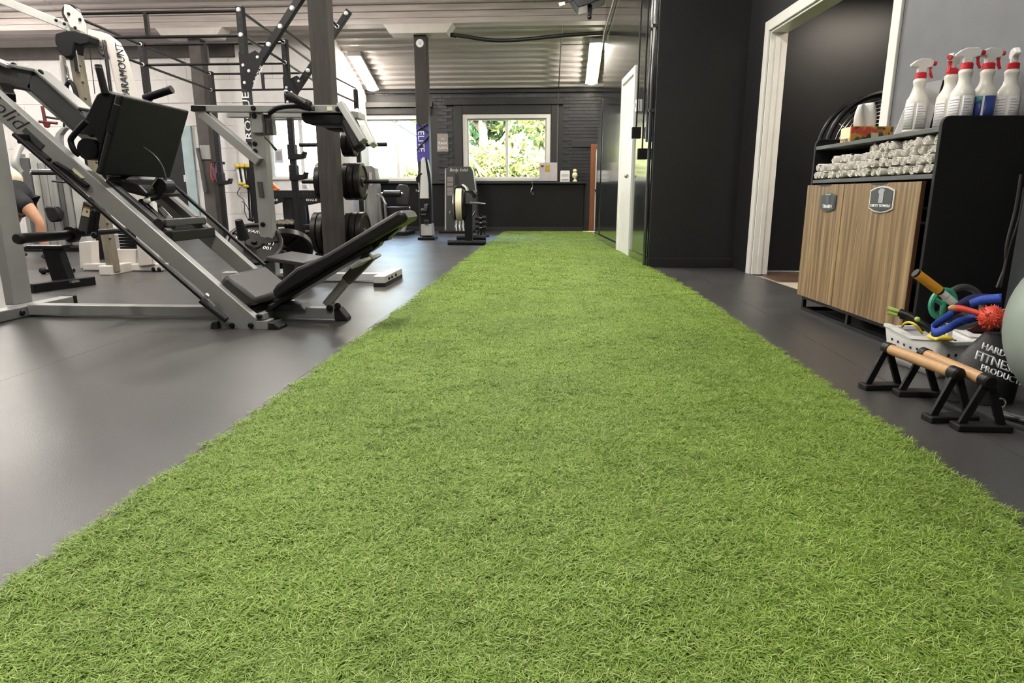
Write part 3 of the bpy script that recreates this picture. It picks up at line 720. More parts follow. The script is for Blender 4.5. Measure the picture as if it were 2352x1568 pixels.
# base: spine, cross feet, upright
obj('spine', G().lohi((-3.3, 3.765, .012), (-1.33, 3.845, .078)), 'grey_metal', lp, bevel=.005, smooth=0)
obj('end_cap', G().prism([(-1.33, 3.76, 0), (-1.33, 3.76, .08), (-1.30, 3.76, .078), (-1.255, 3.76, .02), (-1.25, 3.76, 0)], (0, .09, 0)), 'rubber_black', lp, bevel=.006, smooth=0)
obj('rear_foot', G().lohi((-3.40, 3.42, .006), (-3.305, 4.17, .07)), 'grey_metal', lp, bevel=.005, smooth=0)
for y in (3.40, 4.17): obj('foot_cap', G().lohi((-3.405, y, 0), (-3.30, y + .03, .075)), 'rubber_black', lp, bevel=.008, smooth=0)
obj('front_foot', G().lohi((-1.80, 3.56, .006), (-1.70, 4.04, .07)), 'grey_metal', lp, bevel=.005, smooth=0)
obj('foot_block', slab([(587, 737), (615, 737), (615, 757), (587, 757)], 3.485, 3.57), 'grey_metal', lp, bevel=.004, smooth=0)
obj('foot_cap', slab([(484, 742), (488, 738), (500, 738), (502, 758.5), (482, 758.5)], 3.48, 3.6), 'rubber_black', lp, bevel=.006, smooth=0)
obj('foot_cap', slab([(615, 741), (628, 742), (641, 752), (641, 758), (615, 758)], 3.48, 3.6), 'rubber_black', lp, bevel=.006, smooth=0)
obj('hinge_tab', slab([(586, 722), (605, 720), (607, 734), (587, 735)], 3.50, 3.56), 'grey_metal', lp, bevel=.004, smooth=0)
up_ = obj('upright', G().lohi((-3.462, 3.785, .07), (-3.40, 3.935, 1.52)), 'grey_metal', lp, bevel=.006, smooth=0)
obj('top_crossbar', G().lohi((-3.46, 3.5, 1.50), (-3.40, 4.10, 1.56)), 'grey_metal', lp, bevel=.005, smooth=0)
bolts(lp, [at(533, 747, 3.495), at(576, 747, 3.495), at(596, 727, 3.495)], (0, -1, 0), .016)
bolts(lp, [at(37, 727, 3.7) * 0 + V((-3.3, 3.72, .035))], (1, 0, 0), .018)
bolts(lp, [at(624, 725, 3.76), at(572, 717, 3.76)], (0, -1, 0), .016)
# carriage: side bars, crossbars, rollers
car = obj('carriage_frame', G().beam(at(247, 418, 3.6), at(388, 536, 3.6), .045, .05, (0, 1, 0)), 'grey_metal_dark', lp, bevel=.004, smooth=0)
ca, cb = at(247, 418, 3.6), at(388, 536, 3.6)
obj('carriage_frame', G().beam(V((ca.x, 3.99, ca.z)), V((cb.x, 3.99, cb.z)), .045, .05, (0, 1, 0)), 'grey_metal_dark', lp, bevel=.004, smooth=0)
a = at(368, 512, 3.58); b = at(390, 543, 3.58); c_ = at(300, 462, 3.58)
obj('crossbar', G().beam((a.x, 3.58, a.z), (a.x, 4.0, a.z), .075, .04), 'grey_metal_dark', lp, bevel=.004, smooth=0)
obj('crossbar', G().beam((b.x, 3.56, b.z), (b.x, 4.04, b.z), .05, .06), 'black_metal', lp, bevel=.004, smooth=0)
obj('crossbar', G().beam((c_.x, 3.66, c_.z), (cb.x - .05, 3.66, cb.z + .04), .04, .04), 'black_metal', lp, bevel=.004, smooth=0)
obj('decal', slab([(362, 478), (371, 474), (396, 500), (384, 503)], 3.82, 3.826), 'text_white', lp, smooth=0)
for y in (3.575, 3.985): obj('roller', G().cyl((a.x, y - .015, a.z - .005), (a.x, y + .04, a.z - .005), .03, n=18), 'rubber_black', lp)
# foot plate
pl = obj('foot_plate', slab([(281, 219), (233, 403), (216, 396), (224, 378), (264, 214)], 3.42, 4.06), 'dark_panel', lp, bevel=.012, smooth=0)
obj('side_recess', slab([(260, 237), (276, 242), (258, 306), (243, 300)], 3.412, 3.421), 'black_plastic', pl, bevel=.003, smooth=0)
obj('cover', slab([(263, 216), (248, 208), (232, 210), (221, 217), (186, 288), (188, 303), (205, 314), (216, 312), (228, 330), (222, 382)], 3.52, 3.96), 'black_plastic', lp, bevel=.02, smooth=0)
obj('wheel_housing', along(194, 342, 3.5, 3.52, 3.9, .058, 24), 'black_metal', lp)
obj('lower_shell', slab([(222, 392), (250, 398), (318, 424), (340, 446), (330, 452), (268, 436), (240, 414)], 3.62, 3.97), 'black_plastic', lp, bevel=.015, smooth=0)
obj('pad_roll', G().tube([at(246, 413, 3.6), at(315, 418, 3.7)], .034, 16), 'vinyl_black', lp)
obj('loop_handle', G().tube(smoothpath([at(198, 278, 3.44), at(184, 293, 3.44), at(165, 316, 3.44), at(163, 327, 3.44), at(170, 345, 3.44), at(182, 356, 3.46)], 5), .015, 12), 'black_metal', lp)
h = obj('grip_handle', G().cyl(at(242, 216, 3.52), at(227, 155, 3.52), .019), 'black_metal', lp)
obj('end_ring', G().cyl(at(227.4, 158, 3.52), at(226.6, 154, 3.52), .0205), 'chrome', h); obj('end_plug', G().cyl(at(226.6, 154, 3.52), at(225.6, 149, 3.52), .018), 'rubber_black', h)
h = obj('grip_handle', G().cyl(at(332, 226, 3.9), at(388, 207.5, 3.9), .022), 'black_metal', lp); obj('end_plug', G().cyl(at(388, 207.5, 3.9), at(395, 205, 3.9), .0235), 'rubber_black', h)
# bent arm above the rails
am = obj('arm', G().beam(at(-160, 140, 3.76), at(90, 189, 3.76), .10, .125).beam(at(84, 183, 3.76), at(206, 293, 3.76), .10, .125), 'grey_metal_dark', lp, bevel=.014, smooth=0)
obj('arm_lit_strip', G().beam(at(-160, 116, 3.74), at(96, 165, 3.74), .11, .02).beam(at(96, 165, 3.74), at(196, 252, 3.74), .11, .02), 'grey_metal', am, bevel=.006, smooth=0)  # lighter strip puts the arm's lit upper side into the colour
bolts(am, [at(32, 151, 3.70), at(93, 167, 3.70)], (0, -1, 0), .018)
obj('stay', G().beam(at(-120, 170, 3.7), at(28, 201, 3.7), .03, .02), 'grey_metal_dark', am, smooth=0)
obj('stay_post', G().beam(at(12, 200, 3.7), at(24, 225, 3.6), .05, .045), 'black_metal', am, smooth=0)
obj('top_plate', G().beam(at(-80, 108, 3.72), at(36, 157, 3.72), .12, .02), 'grey_metal', am, bevel=.004, smooth=0)
# release lever with a white ball, cable
lv = obj('release_housing', along(378, 428, 3.75, 3.70, 3.80, .042, 18), 'black_metal', lp)
obj('release_lever', G().tube([at(378, 428, 3.69), at(364, 455, 3.68), at(345, 459, 3.67)], .011, 10), 'black_metal', lv)
lab(obj('lever_ball', G().ball(at(338, 460, 3.66), .021), 'white_plastic', lv), 'white ball knob')
lab(obj('lever_tag', slab([(332, 468), (343, 468), (344, 476), (334, 477)], 3.67, 3.675), 'yellow', lv, smooth=0), 'yellow tag')
obj('lever_rod', G().tube([at(361, 408, 3.69), at(338, 441, 3.66)], .006, 8), 'steel', lv)
obj('cable', G().tube(smoothpath([at(330, 338, 3.64), at(356, 358, 3.62), at(374, 384, 3.64), at(382, 414, 3.69)], 6), .004, 6), 'steel', lv)
# weight horn across the carriage with its hanger links
hx = at(45, 548, 3.15)
hn = obj('weight_horn', G().cyl((hx.x, 3.14, hx.z), (hx.x, 3.52, hx.z), .0265, n=20), 'black_metal', lp)
obj('horn_cap', G().lathe([(0, .0), (.024, 0), (.029, .01), (.029, .03)], (hx.x, 3.13, hx.z), (0, 1, 0), 20), 'rubber_black', hn)
obj('crossbar', G().cyl((hx.x, 3.52, hx.z), (hx.x, 4.5, hx.z), .018), 'black_metal', lp)
obj('horn_flange', G().cyl((hx.x, 3.50, hx.z), (hx.x, 3.53, hx.z), .045, n=20), 'black_metal', lp)
obj('weight_horn', G().cyl((hx.x, 4.12, hx.z), (hx.x, 4.5, hx.z), .0265, n=20), 'black_metal', lp)
lk = obj('hanger_link', slab([(191, 462), (212, 474), (205, 500), (199, 540), (176, 540), (186, 490)], 3.60, 3.63), 'grey_metal_dark', lp, bevel=.004, smooth=0)
lab(obj('warning_sticker', slab([(192, 477), (207, 481), (204, 499), (187, 494)], 3.595, 3.601), 'sticker', lk, smooth=0), 'white warning sticker with an orange edge')
obj('sticker_edge', slab([(193, 474), (208, 478), (207, 481), (192, 477)], 3.595, 3.6012), 'orange', lk, smooth=0)
obj('sticker_mark', slab([(198, 484), (200, 483), (200.5, 488), (198, 488)], 3.592, 3.596), 'text_black', lk, smooth=0)
obj('hanger_arm', slab([(209, 478), (221, 489), (214, 535), (198, 540), (200, 520)], 3.56, 3.6), 'black_metal', lp, bevel=.004, smooth=0)
bolts(lp, [at(216, 489, 3.55), at(218, 540, 3.52)], (0, -1, 0), .02)
# seat and back pad
seat_px = [(519, 630), (531, 640), (590, 689), (586, 700), (563, 707), (548, 702), (503, 660), (501, 650)]
st = obj('seat', slab(seat_px, 3.55, 4.06), 'vinyl', lp, bevel=.022)
obj('seat_board', slab([(503, 662), (563, 709), (560, 715), (500, 668)], 3.6, 4.0), 'black_metal', lp, smooth=0)
back_px = [(624, 668), (632, 655), (655, 636), (680, 615), (700, 607), (751, 582), (830, 534), (907, 487), (917, 484), (929, 489), (935, 500), (932, 509), (797, 590), (638, 686), (628, 684)]
obj('back_pad', slab(back_px, 3.62, 3.92), 'vinyl_black', lp, bevel=.02)
obj('back_board', slab([(608, 714), (640, 687), (850, 561), (853, 570), (640, 700), (615, 718)], 3.66, 3.90), 'black_metal', lp, bevel=.004, smooth=0)
obj('adjust_rail', slab([(838, 572), (870, 553), (912, 520), (916, 526), (893, 545), (890, 552), (874, 556), (868, 566), (845, 582)], 3.72, 3.82), 'black_metal', lp, bevel=.003, smooth=0)
obj('cross_plate', G().beam(at(817, 607, 3.57), V((at(817, 607, 3.57).x, 4.0, at(817, 607, 3.57).z)), .075, .022, (-.5, 0, .8)), 'grey_metal', lp, bevel=.004, smooth=0)
obj('strut', G().beam(at(750, 700, 3.8), at(800, 640, 3.8), .05, .05), 'grey_metal', lp, bevel=.005, smooth=0)
obj('strut_sleeve', G().beam(at(797, 644, 3.8), at(852, 586, 3.8), .064, .064), 'grey_metal_dark', lp, bevel=.006, smooth=0)
obj('strut_clevis', slab([(752, 700), (768, 697), (778, 712), (772, 715), (755, 715)], 3.77, 3.84), 'grey_metal', lp, bevel=.004, smooth=0)
bolts(lp, [at(757, 707, 3.755), at(776, 702, 3.755)], (0, -1, 0), .02)
obj('seat_mount', slab([(556, 712), (596, 700), (632, 700), (660, 698), (690, 700), (700, 713), (600, 716)], 3.74, 3.88), 'grey_metal_dark', lp, bevel=.004, smooth=0)
# ------------------------------------------------------------------ steel rig with pull-up bars
ZT = 2.74
rig = thing('pull_up_rig', 'tall black steel rig of drilled uprights and pull-up bars', 'rig', (-4.5, 9.0, 0))
RX, LX = -3.43, -5.38
def sk(x, y): return x - .09 * (y - 7.36)      # the rig stands slightly askew
YS = [7.36, 8.85, 10.95]
w = .075
def upright(x, y, z1=ZT, holes=True, zmin=1.0):
    u = obj('upright', G().lohi((x - w / 2, y - w / 2, 0), (x + w / 2, y + w / 2, z1)), 'black_powder', rig, bevel=.005, smooth=0)
    obj('base_plate', G().lohi((x - .075, y - .06, 0), (x + .075, y + .06, .008)), 'black_powder', u, smooth=0)
    if holes:
        h = G(); z = zmin
        while z < z1 - .05: h.cyl((x, y - w / 2 - .001, z), (x, y - w / 2 + .01, z), .009, n=8); z += .075
        obj('hole', h, 'text_black', u, smooth=0)['kind'] = 'stuff'
    return u
U = {}
for x in (LX, RX):
    for y in YS: U[(x, y)] = upright(sk(x, y), y)
upright(-3.74, 12.5, 2.68, False)
def bar(a, b, r=.0165): return obj('pull_up_bar', G().cyl(a, b, r, n=12), 'black_powder', rig)
for y in YS:
    for z in (ZT - .04, ZT - .29):
        bar((sk(LX, y), y, z), (sk(RX, y), y, z))
    xm = sk(-4.5, y)
    obj('spacer', G().lohi((xm - .02, y - .02, ZT - .29), (xm + .02, y + .02, ZT - .04)), 'black_powder', rig, smooth=0)
for x in (LX, RX):
    for y0, y1 in zip(YS[:-1], YS[1:]):
        for z in (ZT - .04, ZT - .29): bar((sk(x, y0), y0, z), (sk(x, y1), y1, z))
for z in (ZT - .04, ZT - .29): bar((sk(RX, YS[2]), YS[2], z), (-3.74, 12.5, z))
# white bolt heads
for (x, y), u in U.items():
    for z in (ZT - .04, ZT - .29):
        obj('bolt_head', G().lathe([(0, .02), (.018, .018), (.026, .006), (.026, 0)], (sk(x, y), y - w / 2, z), (0, -1, 0), 12), 'white_plastic', u)
# gusset and raised wing on the two nearer right-hand uprights
wx = 1.0
for y in YS[:2]:
    x0 = sk(RX, y); z0 = 2.02
    gs = obj('gusset', G().prism([(x0 - .04, y - .05, z0 - .12), (x0 + .06, y - .05, z0 - .16), (x0 + .10, y - .05, z0 - .06), (x0 + .24, y - .05, z0 + .20), (x0 + .15, y - .05, z0 + .27), (x0 + .04, y - .05, z0 + .22), (x0 - .04, y - .05, z0 + .26)], (0, .012, 0)), 'black_powder', rig, smooth=0)
    p0 = V((x0 + .10, y, z0 + .08)); d = V((.63, 0, .776)); p1 = p0 + d * 1.25
    wg = obj('wing', G().beam(p0, p1, .075, .075, (0, 1, 0)), 'black_powder', rig, bevel=.005, smooth=0)
    for s in (.32, .55, .78, 1.0, 1.2):
        obj('bolt_head', G().lathe([(0, .02), (.018, .018), (.028, .006), (.028, 0)], p0 + d * s + V((0, -.038, 0)), (0, -1, 0), 12), 'white_plastic', wg)
    for q in (V((x0 + .0, y - .05, z0 + .12)), V((x0 + .06, y - .05, z0 + .06)), V((x0, y - .05, z0 - .06)), V((x0 + .17, y - .05, z0 + .2))):
        obj('bolt_head', G().lathe([(0, .012), (.014, .01), (.018, 0)], q, (0, -1, 0), 10), 'white_plastic', gs)
for s in (.55, 1.0):
    q = V((.10, 0, 2.10)) + V((.63, 0, .776)) * s
    bar((q.x + sk(RX, YS[0]), YS[0], q.z), (q.x + sk(RX, YS[1]), YS[1], q.z), .015)
u1 = U[(RX, YS[0])]
lab(obj('name_plate', G().lohi((RX - .045, YS[0] - .045, 1.33), (RX + .045, YS[0] - .04, 1.98)), 'text_black', u1, smooth=0), 'black plate with white vertical lettering')
text('ROGUE', (RX, YS[0] - .047, 1.61), (0, 0, 1), (-1, 0, 0), .112, 'text_white', u1, wide=1.35)
lb = text('ROGUE', V((RX + .165, YS[0] - .055, 2.04)), (.5, 0, .86), (-.86, 0, .5), .05, 'text_white', rig, wide=1.2)
# hooks on the rig
for (x, y, z) in ((sk(RX, YS[1]), YS[1], 1.32), (sk(LX, YS[2]), YS[2], 1.02), (sk(RX, YS[1]), YS[1], 1.05)):
    obj('hook', G().prism([(x - .05, y - .06, z - .1), (x + .05, y - .06, z - .1), (x + .16, y - .06, z - .08), (x + .19, y - .06, z), (x + .165, y - .06, z + .01), (x + .14, y - .06, z - .03), (x + .05, y - .06, z - .02), (x + .05, y - .06, z + .1), (x - .05, y - .06, z + .1)], (0, .12, 0)), 'black_powder', rig, bevel=.006, smooth=0)

# ------------------------------------------------------------------ plates
def plate_mesh(r=.225, t=.05, axis=(1, 0, 0), m='iron'):
    return G().lathe([(.026, -t / 2), (.06, -t / 2), (.07, -t * .3), (r * .82, -t * .3), (r * .86, -t / 2), (r, -t / 2 + .006), (r, t / 2 - .006), (r * .86, t / 2), (r * .82, t * .3), (.07, t * .3), (.06, t / 2), (.026, t / 2), (.026, -t / 2)], (0, 0, 0), axis, 32)
def make_plate(name, label, loc, group, r=.225, t=.072):
    ob = thing(name, label, 'weight plate', loc, 0, group)
    ROOT[ob.name] = V((0, 0, 0))
    obj('disc', plate_mesh(r, t), 'iron', ob)
    h = obj('hub', G().lathe([(.027, -t * .55), (.045, -t * .55), (.045, t * .55), (.027, t * .55), (.027, -t * .55)], (0, 0, 0), (1, 0, 0), 20), 'steel', ob)
    return ob
pt = thing('plate_tree', 'black plate storage post with loaded weight horns behind the thick timber post', 'plate rack', (-2.62, 7.85, 0))
obj('column', G().lohi((-2.66, 7.81, .05), (-2.58, 7.89, 1.32)), 'black_powder', pt, bevel=.005, smooth=0)
obj('base', G().lohi((-2.95, 7.80, 0), (-2.29, 7.90, .05)), 'black_powder', pt, bevel=.005, smooth=0)
obj('base', G().lohi((-2.67, 7.55, 0), (-2.57, 8.15, .05)), 'black_powder', pt, bevel=.005, smooth=0)
levels = (.30, .91, 1.34)
for z in levels:
    for s in (-1, 1): obj('weight_horn', G().cyl((-2.62 + .04 * s, 7.85, z), (-2.62 + (.62 if s > 0 else .45) * s, 7.85, z), .0245, n=14), 'black_metal', pt)
base = {(-1, .30): (.23, 3, .25), (1, .30): (.23, 3, .25), (-1, .91): (.22, 2, .22), (1, .91): (.20, 3, .22), (1, 1.34): (.15, 2, .14)}
words = {(-1, .30): 'left lower horn', (1, .30): 'right lower horn', (-1, .91): 'left middle horn', (1, .91): 'right middle horn', (1, 1.34): 'right top horn'}
nth = ['nearest the column', 'second from the column', 'third from the column', 'outermost']
PL = {}
for (s, z), (x0, k, r) in base.items():
    for i in range(k):
        loc = (-2.62 + s * (.09 + .077 * i + .035), 7.85, z - .0)
        n_ = 'outermost' if i == k - 1 else nth[i]
        lb_ = 'black iron plate on the %s of the plate tree, %s' % (words[(s, z)], n_)
        if r not in PL: PL[r] = make_plate('weight_plate', lb_, loc, 'plates on the plate tree', r)
        else: dup(PL[r], loc, label=lb_)

# ------------------------------------------------------------------ grey leverage calf machine with tilted plates
cm = thing('calf_raise_machine', 'grey leverage machine with black shoulder pads and loaded plate horns behind the leg press', 'exercise machine', (-2.6, 5.6, 0))
for Yb, px in ((5.35, [(440, 241), (786, 241), (786, 259), (440, 256)]), (5.9, [(520, 255), (815, 256), (815, 270), (520, 269)])):
    obj('top_beam', slab(px, Yb, Yb + .07), 'grey_metal', cm, bevel=.005, smooth=0)
obj('beam_cap', slab([(438, 242), (470, 243), (470, 253), (438, 255)], 5.335, 5.352), 'black_metal', cm, smooth=0)
obj('brace', G().beam(at(468, 262, 5.4), at(598, 372, 5.4), .07, .1, (0, 1, 0)), 'grey_metal', cm, bevel=.005, smooth=0)
po = at(612, 520, 5.45)
ps = obj('post', G().beam((at(594, 300, 5.45).x, 5.47, .06), (at(594, 300, 5.45).x, 5.47, at(594, 258, 5.45).z), .115, .1), 'grey_metal', cm, bevel=.006, smooth=0)
obj('post_slot', slab([(590, 417), (600, 417), (605, 451), (595, 452)], 5.40, 5.421), 'grey_metal_dark', ps, smooth=0)
obj('post_sleeve', slab([(576, 258), (600, 258), (604, 305), (578, 305)], 5.38, 5.54), 'grey_metal', cm, bevel=.005, smooth=0)
bolts(cm, [at(582, 248, 5.35), at(584, 266, 5.38), at(585, 330, 5.42), at(586, 347, 5.42), at(604, 515, 5.42), at(776, 250, 5.35)], (0, -1, 0), .022)
lab(obj('label_sticker', slab([(751, 244), (762, 244), (763, 254), (751, 254)], 5.343, 5.351), 'sticker', cm, smooth=0), 'small silver sticker')
obj('shoulder_pad', slab([(688, 259), (788, 259), (788, 285), (778, 288), (715, 287), (695, 281)], 5.38, 5.52), 'vinyl_black', cm, bevel=.02)
obj('shoulder_pad', slab([(735, 288), (795, 288), (792, 300), (755, 299)], 5.6, 5.8), 'vinyl_black', cm, bevel=.02)
arm1 = obj('lever_arm', G().beam(at(783, 238, 5.3), at(836, 325, 5.2), .05, .075, (0, 1, 0)), 'grey_metal', cm, bevel=.004, smooth=0)
obj('lever_arm', G().beam(at(820, 256, 5.75), at(858, 334, 5.6), .05, .085, (0, 1, 0)), 'light_metal', cm, bevel=.004, smooth=0)
obj('arm_pad', G().beam(at(794, 272, 5.45), at(828, 345, 5.4), .1, .12, (0, 1, 0)), 'vinyl_black', cm, bevel=.03)
obj('arm_link', slab([(806, 255), (822, 257), (823, 270), (808, 270)], 5.4, 5.6), 'grey_metal', cm, smooth=0)
# handles at the top
obj('handle_tube', G().tube(smoothpath([at(618, 260, 5.3), at(640, 247, 5.28), at(680, 243, 5.26), at(712, 250, 5.26)], 5), .021, 12), 'black_metal', cm)
hh = obj('handle_grip', G().tube([at(662, 220, 5.2), at(712, 243, 5.2)], .034, 14), 'rubber_black', cm)
obj('handle_ball', G().ball(at(657, 211, 5.2), .018), 'chrome', hh); obj('handle_bar', G().tube([at(672, 216, 5.17), at(702, 236, 5.17)], .013, 10), 'chrome', hh)
obj('handle_bracket', slab([(695, 228), (704, 227), (714, 240), (716, 252), (700, 252)], 5.22, 5.30), 'black_metal', cm, bevel=.005, smooth=0)
obj('pivot_box', slab([(600, 262), (622, 262), (628, 309), (606, 309)], 5.42, 5.5), 'grey_metal_dark', cm, bevel=.005, smooth=0)
obj('pin_lever', G().tube(smoothpath([at(607, 280, 5.36), at(608, 312, 5.34), at(618, 325, 5.32), at(634, 344, 5.3)], 4), [.007] * 10 + [.009, .011, .012], 8), 'black_metal', cm)
# base and foot platform
obj('base_rail', G().beam((-2.95, 5.55, .045), (-1.50, 5.55, .045), .08, .07), 'light_metal', cm, bevel=.005, smooth=0)
ft = obj('base_foot', G().lohi((-1.50, 5.24, .03), (-1.40, 5.86, .09)), 'light_metal', cm, bevel=.006, smooth=0)
obj('foot_rubber', G().lohi((-1.50, 5.24, 0), (-1.40, 5.86, .03)), 'rubber_black', ft, smooth=0)
bolts(ft, [(-1.40, 5.36, .06), (-1.40, 5.46, .06), (-1.40, 5.6, .06)], (1, 0, 0), .014)
obj('foot_platform', G().prism([(at(628, 600, 5.0).x, 4.86, .25), (at(706, 640, 4.9).x, 4.86, .205), (at(706, 640, 4.9).x, 4.86, .24), (at(628, 590, 5.0).x, 4.86, .285)], (0, .5, 0)), 'vinyl', cm, bevel=.008, smooth=0)
obj('platform_leg', G().lohi((-2.2, 5.08, .02), (-2.1, 5.18, .25)), 'grey_metal_dark', cm, smooth=0)
obj('platform_leg', G().lohi((-2.3, 5.1, .05), (-2.2, 5.6, .10)), 'grey_metal_dark', cm, smooth=0)
def tilted_plate(name, label, c, nrm, r=.225, t=.045, txt=True):
    o = thing(name, label, 'weight plate', c, 0, None)
    z = V(nrm).normalized(); c = V(c)
    obj('disc', G().lathe([(.026, -t / 2), (r - .01, -t / 2), (r, -t / 2 + .008), (r, t / 2 - .006), (r * .95, t / 2), (r * .88, t / 2), (r * .84, t * .18), (.075, t * .18), (.065, t / 2), (.026, t / 2), (.026, -t / 2)], c, z, 40), 'iron', o)
    x = V((1, 0, 0)); x = (x - z * x.dot(z)).normalized(); y = z.cross(x)
    for k in range(3):
        a = k * 2 * PI / 3 + .5
        q = [c + z * t * .3 + (x * math.cos(a + da) + y * math.sin(a + da)) * rr for da, rr in ((-.5, .07), (-.16, r * .84), (.16, r * .84), (.5, .07))]
        obj('spoke', G().prism(q, z * .006), 'iron', o, smooth=0)
    if txt:
        text('VARC', c + z * (t * .25) + (x * -.03 + y * .13), x, y, .05, 'text_white', o, ext=.002, font_shear=.2)
        text('A', c + z * (t * .25) + (x * -.155 + y * .02), x, y, .05, 'text_white', o)
        text('LBS', c + z * (t * .25) + (x * .12 + y * .03), -x, -y, .05, 'text_white', o)
        text('100', c + z * (t * .25) + (x * .12 + y * -.03), -x, -y, .05, 'text_white', o)
    return o
pc = at(584, 560, 5.35)
tilted_plate('bumper_plate', 'black plate lettered 100 LBS tilted face up behind the leg press seat', pc, (.24, -.62, .75), .235)
hornv = V((.24, -.62, .75)).normalized()
obj('weight_horn', G().cyl(pc - hornv * .12, pc + hornv * .04, .024), 'black_metal', cm)
obj('horn_knob', G().tube([at(560, 548, 5.25), at(548, 505, 5.2)], [.05, .03], 14), 'rubber_black', cm)
pc2 = at(652, 572, 5.85)
tilted_plate('bumper_plate', 'black plate seen from its rim leaning beside the 100 LBS plate', pc2, (.30, -.62, -.72), .26, .07, False)
# ------------------------------------------------------------------ white cable machine
cbm = thing('cable_machine', 'white cable machine with a curved lettered frame tube behind the leg press', 'exercise machine', (-4.4, 6.2, 0))
curve = [(200, 66), (233, 73), (258, 92), (276, 125), (289, 175), (300, 220), (316, 320), (334, 470), (352, 608), (318, 612), (304, 470), (288, 325), (272, 228), (258, 168), (249, 128), (240, 106), (226, 92), (200, 84)]
cv = obj('curved_frame', slab(curve, 6.15, 6.27), 'cream_enamel', cbm, bevel=.008)
text('PARAMOUNT', at(283, 165, 6.145), at(270, 100, 6.145) - at(287, 215, 6.145), (-1, 0, -.15), .105, 'text_black', cv, font_shear=.3, wide=.75)
obj('boom', G().beam(at(-90, -38, 5.95), at(168, 66, 5.95), .07, .06, (0, 1, 0)), 'light_metal', cbm, bevel=.006, smooth=0)
pul = [(147, 9), (158, 11), (183, 29), (191, 44), (195, 76), (161, 62), (155, 47), (146, 31)]
ph = obj('pulley_plate', slab(pul, 5.90, 5.915), 'cream_enamel', cbm, bevel=.004, smooth=0)
obj('pulley_plate', slab([(u - 10, v + 6) for u, v in pul], 6.03, 6.045, 5.95), 'cream_enamel', cbm, bevel=.004, smooth=0)
obj('pulley_wheel', G().cyl(at(160, 30, 5.97) , at(160, 30, 5.97) + V((0, .05, 0)), .075, n=24), 'black_plastic', cbm)
bolts(cbm, [at(158, 32, 5.9), at(184, 45, 5.9), at(129, 47, 5.9), at(148, 55, 5.9), at(173, 64, 5.9)], (0, -1, 0), .014)
obj('pivot_housing', slab([(125, 77), (146, 71), (166, 70), (205, 80), (206, 100), (185, 105), (172, 101), (167, 130), (150, 134), (134, 120), (125, 97)], 5.86, 6.0), 'black_plastic', cbm, bevel=.015, smooth=0)
cb0 = V((at(258, 622, 5.95).x, 5.95, 0))
col_ = obj('column', G().beam(V((at(172, 112, 5.95).x, 5.95, at(172, 112, 5.95).z)), V((at(262, 625, 5.95).x, 5.95, .02)), .085, .085, (0, 1, 0)), 'tan_wood_post', cbm, bevel=.006, smooth=0)
h = G()
for k in range(12):
    p = at(172, 112, 5.9).lerp(at(262, 625, 5.9), .07 + .07 * k); h.cyl(p + V((.01, .004, 0)), p + V((.01, .02, 0)), .009, n=8)
obj('hole', h, 'text_black', col_, smooth=0)['kind'] = 'stuff'
obj('chrome_sleeve', G().beam(at(170, 112, 5.89), at(178, 165, 5.89), .04, .02, (0, 1, 0)), 'chrome', col_, bevel=.004, smooth=0)
obj('white_stile', G().beam(at(143, 128, 6.0), at(152, 205, 6.0), .03, .04, (0, 1, 0)), 'cream_enamel', cbm, smooth=0)
for u0, u1 in ((236, 252), (243, 258), (204, 218), (180, 205)):
    obj('cable', G().cyl(at(u0, 95, 6.1), at(u1, 216, 6.1), .004, n=6), 'cable_black', cbm)
obj('guide_rod', G().cyl(at(238, 92, 6.12), at(256, 216, 6.12), .018, n=10), 'chrome', cbm)
obj('hose_loop', G().tube(smoothpath([at(222, 90, 6.1), at(226, 102, 6.1), at(230, 118, 6.1), at(238, 128, 6.1)], 5), .014, 8), 'cable_black', cbm)
obj('side_leg', slab([(180, 556), (208, 554), (211, 608), (184, 618)], 6.2, 6.32), 'cream_enamel', cbm, bevel=.006, smooth=0)
obj('base_rail', slab([(190, 606), (372, 606), (372, 622), (190, 620)], 6.18, 6.30), 'cream_enamel', cbm, bevel=.006, smooth=0)
obj('weight_tray', slab([(262, 572), (312, 572), (312, 612), (268, 614)], 6.2, 6.5), 'cream_enamel', cbm, bevel=.006, smooth=0)
obj('base_foot', G().lohi((at(232, 632, 5.88).x, 5.86, 0), (at(258, 632, 5.88).x, 6.2, .09)), 'cream_enamel', cbm, bevel=.006, smooth=0)
for k in range(6): obj('weight_slab', slab([(276 - k, 567 - 7 * k), (312 - k, 567 - 7 * k), (312 - k, 572.5 - 7 * k), (276 - k, 572.5 - 7 * k)], 6.22, 6.45), 'black_metal', cbm, smooth=0)
for u in (355, 368): obj('foot_rubber', G().ball(at(u, 618, 6.2), .03), 'rubber_black', cbm)
# strap handle on a clip
hd = thing('stirrup_strap', 'black strap handle hanging from a clip on the white cable machine', 'handle', at(168, 215, 5.9))
obj('clip', G().tube(smoothpath([at(150, 146, 5.9), at(155, 158, 5.9), at(158, 178, 5.9), at(152, 172, 5.9), at(150, 146, 5.9)], 4), .006, 6), 'steel', hd)
obj('ring', G().tube(arc(at(158, 185, 5.9), .022, 0, 2 * PI, 14, (1, 0, 0), (0, 0, 1)), .006, 6), 'steel', hd)
obj('strap', G().tube(smoothpath([at(180, 244, 5.9), at(176, 220, 5.9), at(168, 196, 5.9), at(160, 188, 5.9), at(153, 198, 5.9), at(154, 220, 5.9), at(160, 234, 5.9)], 5), .019, 8), 'vinyl_black', hd)

